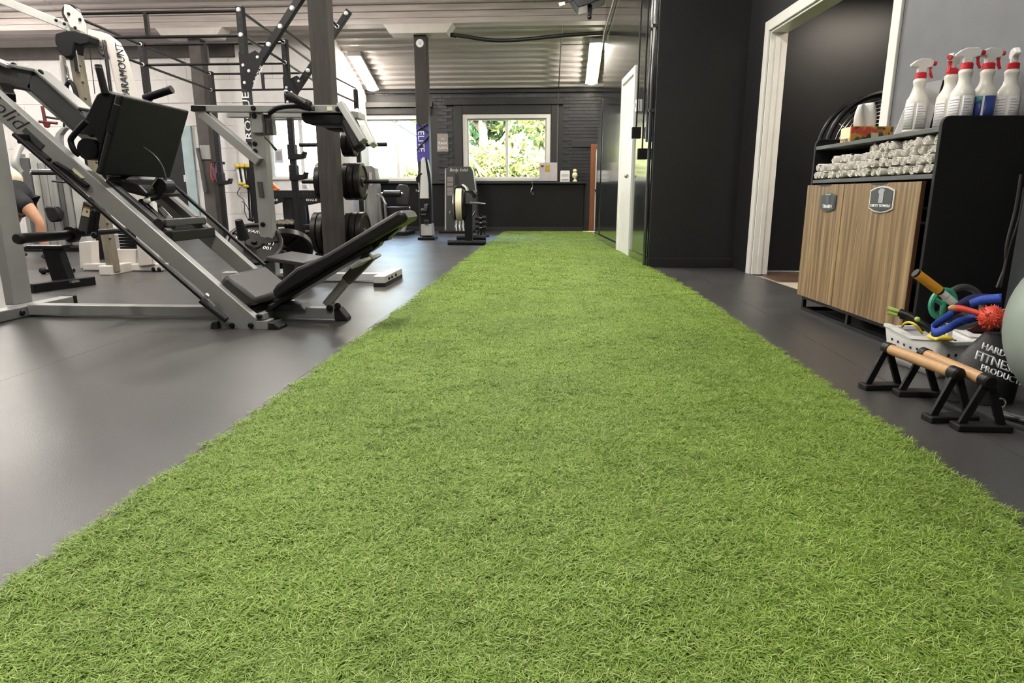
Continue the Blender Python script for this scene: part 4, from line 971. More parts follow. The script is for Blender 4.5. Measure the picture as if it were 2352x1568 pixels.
# ------------------------------------------------------------------ black pedestal bench
pb = thing('pedestal_bench', 'low black bench on a slanted post and flat floor bar behind the leg press upright', 'bench', (-4.1, 5.1, 0))
a, b = atz(72, 672), atz(213, 653)
obj('floor_bar', G().beam(a + V((0, 0, .035)), b + V((0, 0, .035)), .09, .07), 'black_metal', pb, bevel=.006, smooth=0)
obj('post', slab([(95, 572), (133, 572), (160, 649), (122, 655)], 5.05, 5.13), 'black_metal', pb, bevel=.006, smooth=0)
obj('seat_pad', slab([(56, 563), (143, 563), (143, 573), (56, 573)], 5.04, 5.14), 'black_metal', pb, bevel=.012, smooth=0)
obj('post_foot', slab([(116, 648), (164, 645), (166, 650), (116, 654)], 5.0, 5.18), 'steel', pb, smooth=0)
tr = thing('floor_bar', 'thin black bar with round ends lying under the black pedestal bench', 'bar', (-4.9, 6.3, 0))
obj('rod', G().cyl(atz(98, 621, .03), atz(170, 621, .03), .022), 'black_metal', tr); obj('end_knob', G().ball(atz(99, 621, .035), .035), 'rubber_black', tr)

# ------------------------------------------------------------------ grey weight machine far left
gm = thing('chest_machine', 'grey shrouded weight machine with a black pad beside the exercising person', 'exercise machine', (-7.3, 8.6, 0))
for (u0, u1, v0, m) in ((52, 62, 352, 'shroud'), (63, 82, 362, 'shroud_dark'), (84, 99, 350, 'light_metal'), (101, 117, 372, 'shroud'), (118, 137, 372, 'shroud'), (140, 150, 372, 'shroud_dark'), (151, 166, 378, 'shroud'), (169, 188, 372, 'light_metal')):
    p = at(u0, 470, 8.6); q = at(u1, 470, 8.6); t = at(u0, v0, 8.6)
    obj('shroud_panel', G().lohi((p.x, 8.6, .06), (q.x, 8.72, t.z)), m, gm, bevel=.012, smooth=0)
obj('base', G().lohi((at(45, 578, 8.5).x, 8.35, 0), (at(200, 578, 8.5).x, 8.75, .06)), 'black_metal', gm, bevel=.006, smooth=0)
obj('back_pad', slab([(99, 478), (104, 474), (125, 475), (132, 483), (135, 502), (130, 509), (116, 511), (108, 502)], 8.40, 8.5), 'vinyl_black', gm, bevel=.02)
obj('pad_stem', slab([(120, 485), (130, 485), (130, 500), (120, 500)], 8.48, 8.6), 'black_metal', gm, smooth=0)
hb = obj('press_handle', G().cyl(at(75, 397, 8.2), at(130, 397, 8.2), .028), 'rubber_black', gm); obj('handle_tip', G().ball(at(73, 397, 8.2), .028), 'chrome', hb)
obj('handle_rod', G().cyl(at(70, 391, 8.25), at(130, 391, 8.25), .014), 'chrome', gm)
obj('small_lever', G().cyl(at(120, 416, 8.3), at(150, 419, 8.3), .012), 'black_metal', gm)
obj('side_arm', G().tube(smoothpath([at(50, 330, 8.4), at(40, 350, 8.35), at(34, 375, 8.3), at(46, 395, 8.35)], 4), .045, 10), 'light_metal', gm)
obj('hook_arm', slab([(122, 322), (128, 305), (140, 293), (150, 287), (153, 294), (145, 300), (138, 310), (137, 318), (139, 340), (140, 372), (122, 372)], 8.5, 8.58), 'shroud', gm, bevel=.01, smooth=0)
obj('arm_rod', G().tube([at(147, 290, 8.45), at(146, 275, 8.4), at(106, 269, 8.3)], .014, 8), 'black_metal', gm)
rh = obj('cross_handle', G().cyl(at(97, 244, 8.3), at(104, 280, 8.3), .02).cyl(at(90, 279, 8.3), at(131, 283, 8.3), .018), 'red_dark', gm)
obj('handle_hub', G().lathe([(.045, 0), (.03, .05), (.0, .06)], at(107, 283, 8.28), (0, 0, -1), 14), 'maroon', rh)

# ------------------------------------------------------------------ person
PY = 7.35
def pp(u, v, dy=0.0): p = at(u, v, PY); return V((p.x, PY + dy, p.z))
pr = thing('person', 'person in pale top and black shorts stepping behind the leg press', 'person', (at(35, 590, PY).x, PY, 0))
def skin_mesh(name, joints, edges_, m, parent, sub=2):
    me = bpy.data.meshes.new(name); o3 = origin(parent)
    me.from_pydata([V(p) - o3 for p, r in joints], edges_, []); me.update()
    ob = bpy.data.objects.new(name, me); COL.objects.link(ob); ob.parent = parent
    md = ob.modifiers.new('skin', 'SKIN'); md.use_smooth_shade = True
    for sv, (p, r) in zip(me.skin_vertices[0].data, joints):
        sv.radius = (r, r) if not isinstance(r, tuple) else r
    me.skin_vertices[0].data[0].use_root = True
    sb = ob.modifiers.new('sub', 'SUBSURF'); sb.levels = sub; sb.render_levels = sub
    me.materials.append(MATS[m]); return ob
hipc = pp(40, 441)
fz = lambda p, z: V((p.x, p.y, z))
kneeF, ankF = pp(111, 511, -.12), fz(pp(126, 590, -.12), .09)
kneeB, ankB = pp(8, 515, .14), fz(pp(8, 590, .14), .09)
chest = hipc + V((-.34, 0, .30)); neck = chest + V((-.13, 0, .09)); head = neck + V((-.05, 0, .08))
sF, sB = chest + V((-.02, -.19, .07)), chest + V((-.02, .19, .07))
eF, eB = sF + V((-.10, -.05, -.28)), sB + V((-.10, .05, -.28))
wF, wB = eF + V((.10, .04, -.23)), eB + V((.10, -.04, -.23))
J = [(hipc, .085), (hipc + V((-.17, 0, .16)), .09), (chest, .10), (neck, .05), (head + V((.01, 0, .03)), .085), (head + V((.015, 0, .12)), .085),
     (hipc + V((.02, -.09, -.04)), .09), (hipc.lerp(kneeF, .5) + V((.02, -.05, .01)), .088), (kneeF, .055), (kneeF.lerp(ankF, .35) + V((-.02, 0, 0)), .052), (ankF, .038), (ankF + V((.16, 0, -.055)), .035),
     (hipc + V((-.02, .09, -.04)), .09), (hipc.lerp(kneeB, .5) + V((0, .04, 0)), .085), (kneeB, .06), (kneeB.lerp(ankB, .35) + V((-.03, 0, 0)), .058), (ankB, .038), (ankB + V((.16, 0, -.055)), .035),
     (sF, .058), (eF, .042), (wF, .03), (sB, .058), (eB, .042), (wB, .03), (wF + V((.05, 0, -.07)), .034), (wB + V((.05, 0, -.07)), .034)]
E_ = [(0, 1), (1, 2), (2, 3), (3, 4), (4, 5), (0, 6), (6, 7), (7, 8), (8, 9), (9, 10), (10, 11), (0, 12), (12, 13), (13, 14), (14, 15), (15, 16), (16, 17), (2, 18), (18, 19), (19, 20), (2, 21), (21, 22), (22, 23), (20, 24), (23, 25)]
nb = len(J)
for hw, base_i, sd in ((wF + V((.05, 0, -.07)), 24, -1), (wB + V((.05, 0, -.07)), 25, 1)):
    for k in range(4):
        a0 = hw + V((.012, (k - 1.5) * .018, -.025)); a1 = a0 + V((.025, 0, -.035 + .004 * abs(k - 1.5))); a2 = a1 + V((.002, 0, -.03))
        i = len(J); J += [(a0, .010), (a1, .009), (a2, .008)]; E_ += [(base_i, i), (i, i + 1), (i + 1, i + 2)]
    t0 = hw + V((.03, sd * -.03, .01)); i = len(J); J += [(t0, .011), (t0 + V((.03, sd * -.008, -.03)), .009)]; E_ += [(base_i, i), (i, i + 1)]
body = skin_mesh('body', J, E_, 'skin', pr)
hc = head + V((.015, 0, .08))
obj('hair', G().ball(hc + V((-.02, 0, .03)), .105, (1, .88, 1.02)), 'hair', pr)
fc = obj('nose', G().ball(hc + V((.095, 0, -.015)), .016, (1, .8, 1.4), 8, 6), 'skin', pr)
for s in (-1, 1):
    obj('eye', G().ball(hc + V((.078, .032 * s, .015)), .012, n=8, m=6), 'text_white', pr); obj('ear', G().ball(hc + V((-.01, .088 * s, 0)), .026, (.8, .3, 1.2), 10, 6), 'skin', pr)
obj('mouth', G().ball(hc + V((.085, 0, -.05)), .014, (.5, 1.6, .4), 8, 6), 'maroon', pr)
skin_mesh('top', [(hipc + V((.02, 0, .05)), .17), (hipc + V((-.15, 0, .17)), .165), (chest + V((0, 0, .0)), .175), (neck + V((.05, 0, -.04)), .09), (sF, .075), (sF.lerp(eF, .5), .06), (sB, .075), (sB.lerp(eB, .5), .06)],
          [(0, 1), (1, 2), (2, 3), (2, 4), (4, 5), (2, 6), (6, 7)], 'shirt_beige', pr)
skin_mesh('shorts', [(hipc + V((-.03, 0, .05)), .175), (hipc + V((.03, -.10, -.06)), .125), (hipc.lerp(kneeF, .62) + V((.02, -.05, .02)), .108), (hipc + V((-.02, .10, -.06)), .125), (hipc.lerp(kneeB, .62) + V((0, .04, 0)), .10), (hipc + V((-.11, 0, .14)), .14)],
          [(0, 1), (1, 2), (0, 3), (3, 4), (0, 5)], 'shorts_black', pr)
for p in (ankF, ankB): obj('shoe', G().ball(p + V((.06, 0, -.045)), .05, (2.6, .95, .9)), 'shoe', pr)

# ------------------------------------------------------------------ bands and straps
bp = thing('band_peg', 'black peg on the grey timber post carrying the stretch bands', 'peg', at(498, 375, 11.2))
obj('peg_bar', slab([(483, 371), (510, 371), (511, 377), (483, 377)], 11.16, 11.26), 'black_metal', bp, bevel=.006, smooth=0)
for i, (u, m, t, L_) in enumerate(((489, 'maroon', 'dark red', 415), (494, 'grey_metal_dark', 'grey', 411), (501, 'purple', 'violet', 420), (507, 'purple', 'dull purple', 424))):
    o = thing('stretch_band', '%s rubber stretch band draped over the black wall peg' % t, 'resistance band', at(u, 372, 11.2), 0, 'stretch bands on the peg')
    obj('loop', G().tube(smoothpath([at(u - 1, 370, 11.21), at(u - 4, 385, 11.1), at(u - 3, L_ - 8, 11.08), at(u + 2 + i, L_, 11.08), at(u + 6 + i, L_ - 10, 11.08), at(u + 3, 388, 11.1)], 5), [.018] * 26, 6, closed=True), m, o)
rk = thing('strap_hook_bar', 'short black hook bar on the pale wall above the yellow-ended straps', 'hook', at(560, 380, 11.9))
obj('hook_bar', slab([(538, 377), (580, 377), (580, 383), (538, 383)], 11.9, 12.0), 'black_metal', rk, bevel=.004, smooth=0)
for i, (u, v1, t) in enumerate(((545, 418, 'left'), (556, 424, 'middle'), (568, 500, 'right'))):
    o = thing('suspension_strap', 'black and white training strap with yellow end, %s one under the hook bar' % t, 'strap', at(u, 385, 11.85), 0, 'suspension straps')
    lab(obj('top_loop', G().ball(at(u, 381, 11.82), .055, (1, .6, .7)), 'yellow', o), 'yellow loop')
    obj('webbing', G().beam(at(u, 384, 11.84), at(u + 6, v1, 11.84), .035, .006, (0, 1, 0)), 'text_white' if i < 2 else 'vinyl_black', o, smooth=0)
    obj('webbing', G().beam(at(u + 5, 384, 11.84), at(u + 12, v1 + 10, 11.84), .03, .006, (0, 1, 0)), 'vinyl_black', o, smooth=0)
    obj('end_grip', G().ball(at(u + 9, v1 + 4, 11.82), .05, (1.4, .7, .6)), 'yellow' if i < 2 else 'black_plastic', o)
o = thing('cable_loop', 'thin black cable loop hanging by the straps on the pale wall', 'cable', at(565, 470, 11.85))
obj('wire', G().tube(smoothpath([at(552, 430, 11.85), at(545, 445, 11.85), at(560, 460, 11.85), at(562, 485, 11.85), at(570, 503, 11.85), at(574, 490, 11.85), at(566, 472, 11.85), at(556, 462, 11.85)], 5), .007, 6), 'cable_black', o)
dbag = thing('hanging_belt', 'long black leather belt hanging beside the straps', 'belt', at(582, 440, 11.8))
obj('strap', G().beam(at(574, 384, 11.78), at(590, 500, 11.78), .13, .03, (0, 1, 0)), 'vinyl_black', dbag, bevel=.01, smooth=0)

# ------------------------------------------------------------------ dumbbell rack under the left window
dr = thing('dumbbell_rack', 'black drilled rack with lettered shelf ends below the bright left window', 'rack', (-4.1, 9.6, 0))
RYk = 9.6
obj('top_rail', slab([(617, 437), (726, 437), (726, 455), (617, 455)], RYk, RYk + .08), 'black_powder', dr, bevel=.005, smooth=0)
h = G()
for k in range(11): h.cyl(at(624 + k * 9, 445, RYk - .001), at(624 + k * 9, 445, RYk - .001) + V((0, .02, 0)), .009, n=8)
obj('hole', h, 'text_black', dr, smooth=0)['kind'] = 'stuff'
for (u0, u1) in ((650, 672), (682, 700), (742, 752)):
    p, q = at(u0, 500, RYk), at(u1, 500, RYk); obj('upright', G().lohi((p.x, RYk + .02, 0), (q.x, RYk + .1, .74)), 'black_powder', dr, bevel=.005, smooth=0)
obj('back_panel', slab([(655, 456), (705, 456), (712, 520), (660, 520)], RYk + .12, RYk + .14), 'dark_panel', dr, smooth=0)
for (u0, u1) in ((616, 652), (694, 748)):
    s_ = obj('shelf_end', slab([(u0, 455), (u1, 455), (u1, 463), (u0, 474)], RYk - .1, RYk - .08), 'black_powder', dr, smooth=0)
    text('ROGUE', at((u0 + u1) / 2 - (8 if u0 < 640 else 5), 459.5, RYk - .102), (1, 0, 0), (0, 0, 1), .05, 'text_white', s_)
    obj('shelf', slab([(u0, 516), (u1, 516), (u1, 521), (u0, 521)], RYk - .25, RYk + .05), 'black_powder', dr, smooth=0)
    obj('rack_foot', slab([(u0 + 8, 521), (u0 + 16, 521), (u0 + 18, 565), (u0 + 10, 565)], RYk - .1, RYk), 'black_powder', dr, smooth=0)
db0 = None
for k in range(5):
    p = at(640 + 9 * k, 509, RYk - .1); lb_ = 'chrome dumbbell on the black rack, %s in the row' % ['first', 'second', 'third', 'fourth', 'fifth'][k]
    if db0 is None:
        db0 = thing('dumbbell', lb_, 'dumbbell', p, .02, 'dumbbells on the rack')
        obj('handle', G().cyl((0, -.07, 0), (0, .07, 0), .014, n=10), 'chrome', db0)
        for s in (-1, 1): obj('weight_head', G().lathe([(0, -.03), (.035, -.03), (.042, -.02), (.042, .02), (.035, .03), (0, .03)], (0, .09 * s, 0), (0, 1, 0), 12), 'chrome', db0)
    else: dup(db0, p, label=lb_)
# small things on the rack and by the window
o = thing('wipes_tub', 'orange and red packet standing on the rack rail', 'packet', at(630, 431, RYk + .04)); obj('packet', slab([(617, 420), (626, 420), (641, 434), (636, 437.5), (619, 437.5)], RYk + .01, RYk + .06), 'orange', o, bevel=.006, smooth=0); obj('packet_face', slab([(619, 423), (625, 423), (632, 431), (622, 433)], RYk + .005, RYk + .011), 'red_plastic', o, smooth=0)
o = thing('desk_frame', 'white square frame standing on the rack rail', 'frame', at(697, 428, RYk + .04)); obj('frame', slab([(689, 419), (705, 419), (710, 437), (692, 437)], RYk + .02, RYk + .05), 'white_plastic', o, bevel=.004, smooth=0); obj('picture', slab([(693, 424), (703, 424), (705, 432), (695, 432)], RYk + .014, RYk + .021), 'shroud', o, smooth=0)
o = thing('window_poster', 'pale poster taped in the bright left window', 'poster', at(640, 358, 12.02)); obj('sheet', slab([(630, 343), (648, 341), (651, 374), (632, 374)], 12.0, 12.004), 'label_paper', o, smooth=0); obj('print', slab([(633, 348), (646, 347), (648, 368), (635, 368)], 11.997, 12.0005), 'ink_grey', o, smooth=0)

# ------------------------------------------------------------------ machines by the far wall
lx = thing('leg_extension', 'leg extension machine with grey tower, black seat and padded roller at the far wall', 'exercise machine', (-3.4, 12.6, 0))
tw = obj('tower', slab([(834, 381), (852, 380), (860, 386), (866, 430), (868, 541), (840, 541)], 12.7, 13.0), 'shroud', lx, bevel=.012, smooth=0)
obj('weight_window', slab([(841, 396), (846, 396), (848, 425), (843, 425)], 12.69, 12.705), 'text_black', tw, smooth=0); obj('instruction_panel', slab([(847, 396), (853, 395), (856, 424), (849, 425)], 12.69, 12.705), 'label_paper', tw, smooth=0)
obj('backrest', slab([(910, 430), (917, 423), (932, 424), (938, 432), (939, 472), (910, 470)], 12.5, 12.6), 'vinyl', lx, bevel=.02)
obj('seat', slab([(885, 475), (934, 474), (938, 482), (936, 494), (885, 494)], 12.2, 12.6), 'vinyl_black', lx, bevel=.02)
rl = obj('roller', G().cyl(at(882, 445, 12.1), at(920, 445, 12.1), .062), 'vinyl_black', lx)
for u in (877, 923): obj('roller_tip', G().ball(at(u, 445, 12.1), .03), 'chrome', rl)
for pts in ([(872, 450), (874, 480), (880, 541)], [(866, 446), (878, 452), (886, 470)], [(884, 465), (887, 500), (892, 541)]):
    obj('frame_tube', G().tube([at(u, v, 12.15) for u, v in pts], .028, 8), 'steel', lx)
obj('seat_frame', slab([(893, 497), (936, 497), (936, 505), (926, 541), (918, 541), (924, 508), (893, 506)], 12.3, 12.4), 'light_metal', lx, bevel=.005, smooth=0)
obj('base', G().lohi((at(870, 540, 12.2).x, 12.1, 0), (at(936, 540, 12.2).x, 12.9, .07)), 'black_metal', lx, bevel=.006, smooth=0)
for u, v in ((941, 478), (934, 512)): obj('adjust_knob', G().ball(at(u, v, 12.2), .022), 'chrome', lx)

cc = thing('cable_column', 'slim chrome cable column on a grey box foot in front of the dark post with the banner', 'exercise machine', at(980, 545, 11.05) * 1)
CY = 11.05
obj('mast', slab([(967, 366), (971, 361), (976, 362), (983, 390), (988, 440), (990, 456), (964, 456)], CY, CY + .1), 'light_metal', cc, bevel=.008, smooth=0)
obj('mast_edge', slab([(976, 362), (981, 366), (988, 400), (990, 440), (990, 520), (986, 520), (984, 420)], CY - .02, CY + .12), 'black_metal', cc, bevel=.004, smooth=0)
obj('carriage', slab([(963, 455), (990, 455), (990, 516), (965, 516)], CY, CY + .1), 'black_metal', cc, bevel=.006, smooth=0)
for (a_, b_, c_, d_) in ((974, 468, 982, 480), (967, 478, 981, 484), (967, 491, 978, 494), (975, 505, 984, 515)): obj('pulley_bracket', slab([(a_, b_), (c_, b_), (c_, d_), (a_, d_)], CY - .05, CY), 'chrome', cc, bevel=.004, smooth=0)
obj('foot_box', slab([(967, 515), (991, 514), (993, 541), (967, 541)], CY - .03, CY + .2), 'shroud', cc, bevel=.006, smooth=0)
fzb = at(982, 545, 11.1)
obj('floor_plate', G().lohi((at(962, 545, CY).x, CY - .1, 0), (at(1001, 545, CY).x, CY + .2, .045)), 'black_metal', cc, bevel=.006, smooth=0)
obj('hook', G().tube(smoothpath([at(961, 420, CY), at(963, 432, CY), at(962, 439, CY), at(957, 439, CY), at(956, 435, CY)], 4), .012, 8), 'chrome', cc)
obj('side_handle', slab([(955, 408), (962, 398), (970, 396), (970, 401), (964, 404), (963, 418), (956, 418)], CY, CY + .05), 'black_metal', cc, bevel=.004, smooth=0)

bs = thing('weight_stack_tower', 'tall grey weight tower with script lettering under the middle window', 'exercise machine', (-2.1, 13.4, 0))
TYw = 13.3
tw = obj('shroud_case', slab([(1024, 387), (1030, 384), (1080, 382), (1085, 390), (1094, 440), (1097, 534), (1022, 534)], TYw, TYw + .3), 'grey_metal_dark', bs, bevel=.012, smooth=0)
text('Body Solid', at(1053, 390.5, TYw - .004), (1, 0, 0), (0, 0, 1), .085, 'text_white', tw, font_shear=.3)
obj('edge_trim', slab([(1022, 390), (1024.5, 386), (1024.5, 530), (1021.5, 534)], TYw - .01, TYw + .02), 'light_metal', tw, smooth=0); obj('edge_trim', slab([(1085, 390), (1087, 392), (1094.5, 440), (1092.5, 440)], TYw - .01, TYw + .02), 'light_metal', tw, smooth=0)
obj('slot', slab([(1045, 399), (1053, 399), (1054, 426), (1045, 426)], TYw - .006, TYw + .002), 'text_black', tw, smooth=0)
for (v0, v1) in ((406, 417), (419, 427), (430, 440), (441, 449)): obj('instruction_label', slab([(1027, v0), (1041, v0), (1041, v1), (1027, v1)], TYw - .005, TYw + .002), 'poster_grey', tw, smooth=0)
obj('pull_handle', G().tube([at(1035, 485, TYw - .03), at(1034, 490, TYw - .05), at(1036, 496, TYw - .03)], .02, 8), 'chrome', bs); obj('pull_handle', G().tube([at(1092, 484, TYw - .1), at(1086, 494, TYw - .1)], .015, 8), 'chrome', bs)
for u in (1050, 1058, 1066): obj('base_tube', G().tube([at(u, 505, 13.0), at(u - 3, 520, 12.9), at(u, 536, 12.9)], .03, 8), 'steel', bs)
obj('base', G().lohi((-2.3, 12.85, 0), (-1.62, 13.6, .05)), 'black_metal', bs, bevel=.005, smooth=0)

bk = thing('fan_bike', 'black upright fan bike on a wide floor bar in front of the grey weight tower', 'exercise bike', (-1.32, 9.95, 0))
BK = 9.95
wc = at(1055, 470, BK)
wh = obj('flywheel', G().lathe([(.03, -.1), (.19, -.1), (.235, -.07), (.235, .07), (.19, .1), (.03, .1)], wc, (1, .08, 0), 32), 'black_plastic', bk)
obj('fan_cage', G().lathe([(.236, -.045), (.242, -.045), (.242, .045), (.236, .045), (.236, -.045)], wc, (1, .08, 0), 32), 'sticker', wh)
obj('rim', G().lathe([(.225, -.09), (.245, -.09), (.245, -.07), (.225, -.07), (.225, -.09)], wc, (1, .08, 0), 32), 'steel', wh)
obj('post', slab([(1066, 462), (1083, 462), (1085, 559), (1068, 559)], BK - .04, BK + .05), 'black_metal', bk, bevel=.008, smooth=0)
fb = obj('floor_bar', G().cyl(V((at(1031, 560, BK).x, BK - .05, .035)), V((at(1116, 560, BK).x, BK - .05, .035)), .034, n=14), 'black_metal', bk)
for u in (1034, 1113): obj('end_cap', G().cyl(V((at(u - 4, 560, BK).x, BK - .05, .036)), V((at(u + 4, 560, BK).x, BK - .05, .036)), .037, n=14), 'rubber_black', fb)
obj('rear_frame', G().beam((wc.x + .05, BK, wc.z - .1), (wc.x + .05, BK + 1.0, .06), .05, .07), 'black_metal', bk, smooth=0); obj('rear_bar', G().cyl((wc.x - .2, BK + 1.0, .04), (wc.x + .3, BK + 1.0, .04), .035), 'black_metal', bk)
sd = obj('saddle', slab([(1042, 432), (1048, 424), (1062, 423), (1070, 430), (1074, 440), (1068, 442), (1046, 441)], BK + .1, BK + .35), 'vinyl_black', bk, bevel=.015)
obj('saddle_edge', G().tube(smoothpath([at(1061, 424, BK + .09), at(1069, 430, BK + .09), at(1073, 441, BK + .09)], 4), .014, 8), 'white_plastic', sd)
obj('crank_housing', G().cyl(at(1073, 455, BK - .06), at(1073, 455, BK + .05), .085, n=20), 'grey_metal_dark', bk)
obj('handle_hub', slab([(1068, 438), (1086, 436), (1094, 446), (1090, 456), (1076, 450)], BK - .05, BK + .05), 'black_plastic', bk, bevel=.012, smooth=0)
obj('lever', G().tube([at(1080, 466, BK - .08), at(1098, 466, BK - .1), at(1115, 468, BK - .1)], [.022, .016, .010], 8), 'steel', bk)

dt = thing('dumbbell_tree', 'small black dumbbell tree on a thin foot beside the fan bike', 'rack', (-1.32, 11.85, 0))
p = at(1105, 520, 11.85)
obj('stem', G().cyl((p.x, 11.85, .03), (p.x, 11.85, .42), .02), 'black_metal', dt)
for s in (-1, 1): obj('leg', G().cyl((p.x + .04 * s, 11.85, .12), (p.x + .07 * s, 11.85, .03), .012), 'black_metal', dt)
ff = obj('foot_bar', G().cyl((p.x - .14, 11.85, .018), (p.x + .14, 11.85, .018), .018), 'black_metal', dt)
for s in (-1, 1): obj('foot_cap', G().cyl((p.x + .12 * s, 11.85, .019), (p.x + .15 * s, 11.85, .019), .021), 'rubber_black', ff)
dm = None
for k in range(3):
    loc = (p.x, 11.80, .17 + .088 * k); lb_ = 'black dumbbell on the small tree, %s one' % ['lowest', 'middle', 'topmost'][k]
    if dm is None:
        dm = thing('dumbbell', lb_, 'dumbbell', loc, .05, 'dumbbells on the small tree')
        for s in (-1, 1):
            hd_ = obj('weight_head', G().lathe([(0, -.04), (.038, -.04), (.044, -.03), (.044, .03), (.038, .04), (0, .04)], (.06 * s, -.02, 0), (1, 0, 0), 6), 'rubber_black', dm, smooth=0)
        obj('handle', G().cyl((-.03, -.02, 0), (.03, -.02, 0), .014, n=8), 'chrome', dm); obj('end_disc', G().cyl((.1, -.02, 0), (.103, -.02, 0), .014, n=10), 'chrome', dm)
    else: dup(dm, loc, label=lb_)

# ------------------------------------------------------------------ small things along the far wall
o = thing('white_board', 'small grey-white board with a yellow note leaning on the ledge', 'board', at(1259, 394, 13.78)); obj('board', slab([(1239, 373), (1280, 373), (1280, 415.5), (1239, 416)], 13.78, 13.80), 'board_grey', o, bevel=.003, smooth=0); obj('note', slab([(1252, 379), (1263, 379), (1263, 394), (1252, 394)], 13.776, 13.7805), 'gold', o, smooth=0); obj('magnet', slab([(1242, 379), (1249, 379), (1249, 384), (1242, 384)], 13.776, 13.7805), 'maroon', o, smooth=0)
o = thing('notice_card', 'small white notice card with lines of print standing on the ledge', 'sign', at(1298, 405, 13.78)); obj('card', slab([(1287, 393), (1289, 391.5), (1307, 391.5), (1308.5, 393), (1308.5, 417.5), (1286.5, 417.5)], 13.77, 13.79), 'white_plastic', o, bevel=.003, smooth=0)
for v0 in (400, 403, 411, 413): obj('print_line', slab([(1290, v0), (1306, v0), (1306, v0 + 1.3), (1290, v0 + 1.3)], 13.766, 13.7705), 'ink_grey', o, smooth=0)
o = thing('trophy', 'small cream and black ornament at the right end of the ledge', 'ornament', at(1320, 410, 13.8)); obj('figure', G().lathe([(0, 0), (.05, 0), (.055, .02), (.03, .05), (.045, .09), (.06, .13), (.05, .17), (.03, .19), (.045, .22), (.03, .25), (0, .26)], (at(1320, 410, 13.8).x, 13.8, 1.02), (0, 0, 1), 16), 'sticker', o); obj('ornament_base', G().box((at(1318, 410, 13.8).x - .02, 13.8, 1.06), (.05, .06, .08)), 'black_plastic', o, smooth=0)
o = thing('wall_poster', 'grey NO PAIN NO GAIN poster on the black brick between the windows', 'poster', at(1016, 327, 13.9)); obj('sheet', slab([(1004, 307), (1029, 307), (1030, 348), (1004, 348)], 13.905, 13.915), 'poster_grey', o, smooth=0)
text('PAIN', at(1017, 329, 13.902), (1, 0, 0), (0, 0, 1), .085, 'text_white', o); text('GAIN', at(1017, 340, 13.902), (1, 0, 0), (0, 0, 1), .085, 'text_white', o); text('NO', at(1017, 319, 13.902), (1, 0, 0), (0, 0, 1), .05, 'label_paper', o)
o = thing('hook_clip', 'steel spring clip hanging from the ledge under the middle window', 'clip', at(1222, 433, 13.7)); obj('clip', G().tube(smoothpath([at(1223, 420, 13.7), at(1224, 428, 13.7), at(1220, 438, 13.7), at(1221, 446, 13.7), at(1225, 446, 13.7), at(1224, 440, 13.7)], 4), .013, 8), 'chrome', o); obj('cord', G().cyl(at(1222, 418, 13.72), at(1224, 426, 13.7), .01, n=6), 'shroud', o)
o = thing('banner', 'purple banner with white upright lettering strapped to the dark post', 'banner', at(972, 328, 11.28)); bz0, bz1 = at(972, 372, 11.28).z, at(972, 285, 11.28).z
obj('cloth', G().lohi((-2.365, 11.285, bz0), (-2.145, 11.295, bz1)), 'banner', o, smooth=0)
text('ELITE', (-2.285, 11.283, (bz0 + bz1) / 2 + .03), (0, 0, -1), (1, 0, 0), .15, 'text_white', o); 
for (a_, b_) in (((957, 300), (982, 284)), ((962, 285), (985, 305)), ((957, 345), (985, 312))): obj('lashing', G().tube([at(a_[0], a_[1], 11.27), at(b_[0], b_[1], 11.27)], .016, 8), 'cable_black', o)
# ------------------------------------------------------------------ towel and bin cabinet
CROT = math.radians(3.1); CL = V((1.72, 3.13, 0))
cabt = thing('towel_cabinet', 'black cabinet with two oak bin doors, open towel shelf and metal legs', 'cabinet', CL, CROT)
LEN, DEP, ZS, ZL = 1.22, .43, 1.05, .845
def loc2w(p): return CL + Matrix.Rotation(CROT, 3, 'Z') @ V(p)
def cabl(u, v, x=0.0):
    n = Matrix.Rotation(CROT, 3, 'Z') @ V((1, 0, 0)); r = ray(u, v); t = ((CL + n * x) - CO).dot(n) / r.dot(n)
    return Matrix.Rotation(-CROT, 3, 'Z') @ (CO + r * t - CL)
def side(y0):
    P = [(0, y0, .10), (0, y0, 1.06)] + [(.035 - .035 * math.cos(a), y0, 1.06 + .035 * math.sin(a)) for a in (.4, .8, 1.2, PI / 2)] + [(DEP, y0, 1.095), (DEP, y0, .10)]
    return G().prism(P, (0, .022, 0))
obj('side_panel', side(-.022), 'black_board', cabt, bevel=.002, smooth=30); obj('side_panel', side(LEN), 'black_board', cabt, bevel=.002, smooth=30)
for (z0, nm) in ((ZS - .022, 'top_shelf'), (ZL - .022, 'towel_shelf'), (.10, 'floor_panel')): obj(nm, G().lohi((.002, 0, z0), (DEP, LEN, z0 + .022)), 'grey_metal_dark' if z0 > .5 else 'black_board', cabt, bevel=.002, smooth=0)
obj('back_panel', G().lohi((DEP - .012, 0, .10), (DEP, LEN, 1.095)), 'black_board', cabt, smooth=0)
obj('divider', G().lohi((.03, .735, .122), (DEP - .02, .753, ZL - .022)), 'black_board', cabt, smooth=0)
for (y0, y1) in ((.755, 1.232), (.035, .75)):
    d = obj('door', G().lohi((-.022, y0, .105), (0, y1, .812)), 'door_oak', cabt, bevel=.0015, smooth=0)
    obj('door_edge', G().lohi((-.0205, y0 - .001, .106), (-.001, y0 + .002, .811)), 'wood_edge', d, smooth=0)
    ym = (y0 + y1) / 2; obj('finger_pull', G().prism([(-.024, ym + .085 * math.cos(a), .8125 - .012 * math.sin(a)) for a in [PI * k / 10 for k in range(11)]], (.02, 0, 0)), 'text_black', d, smooth=0)
g = G(); t = .022
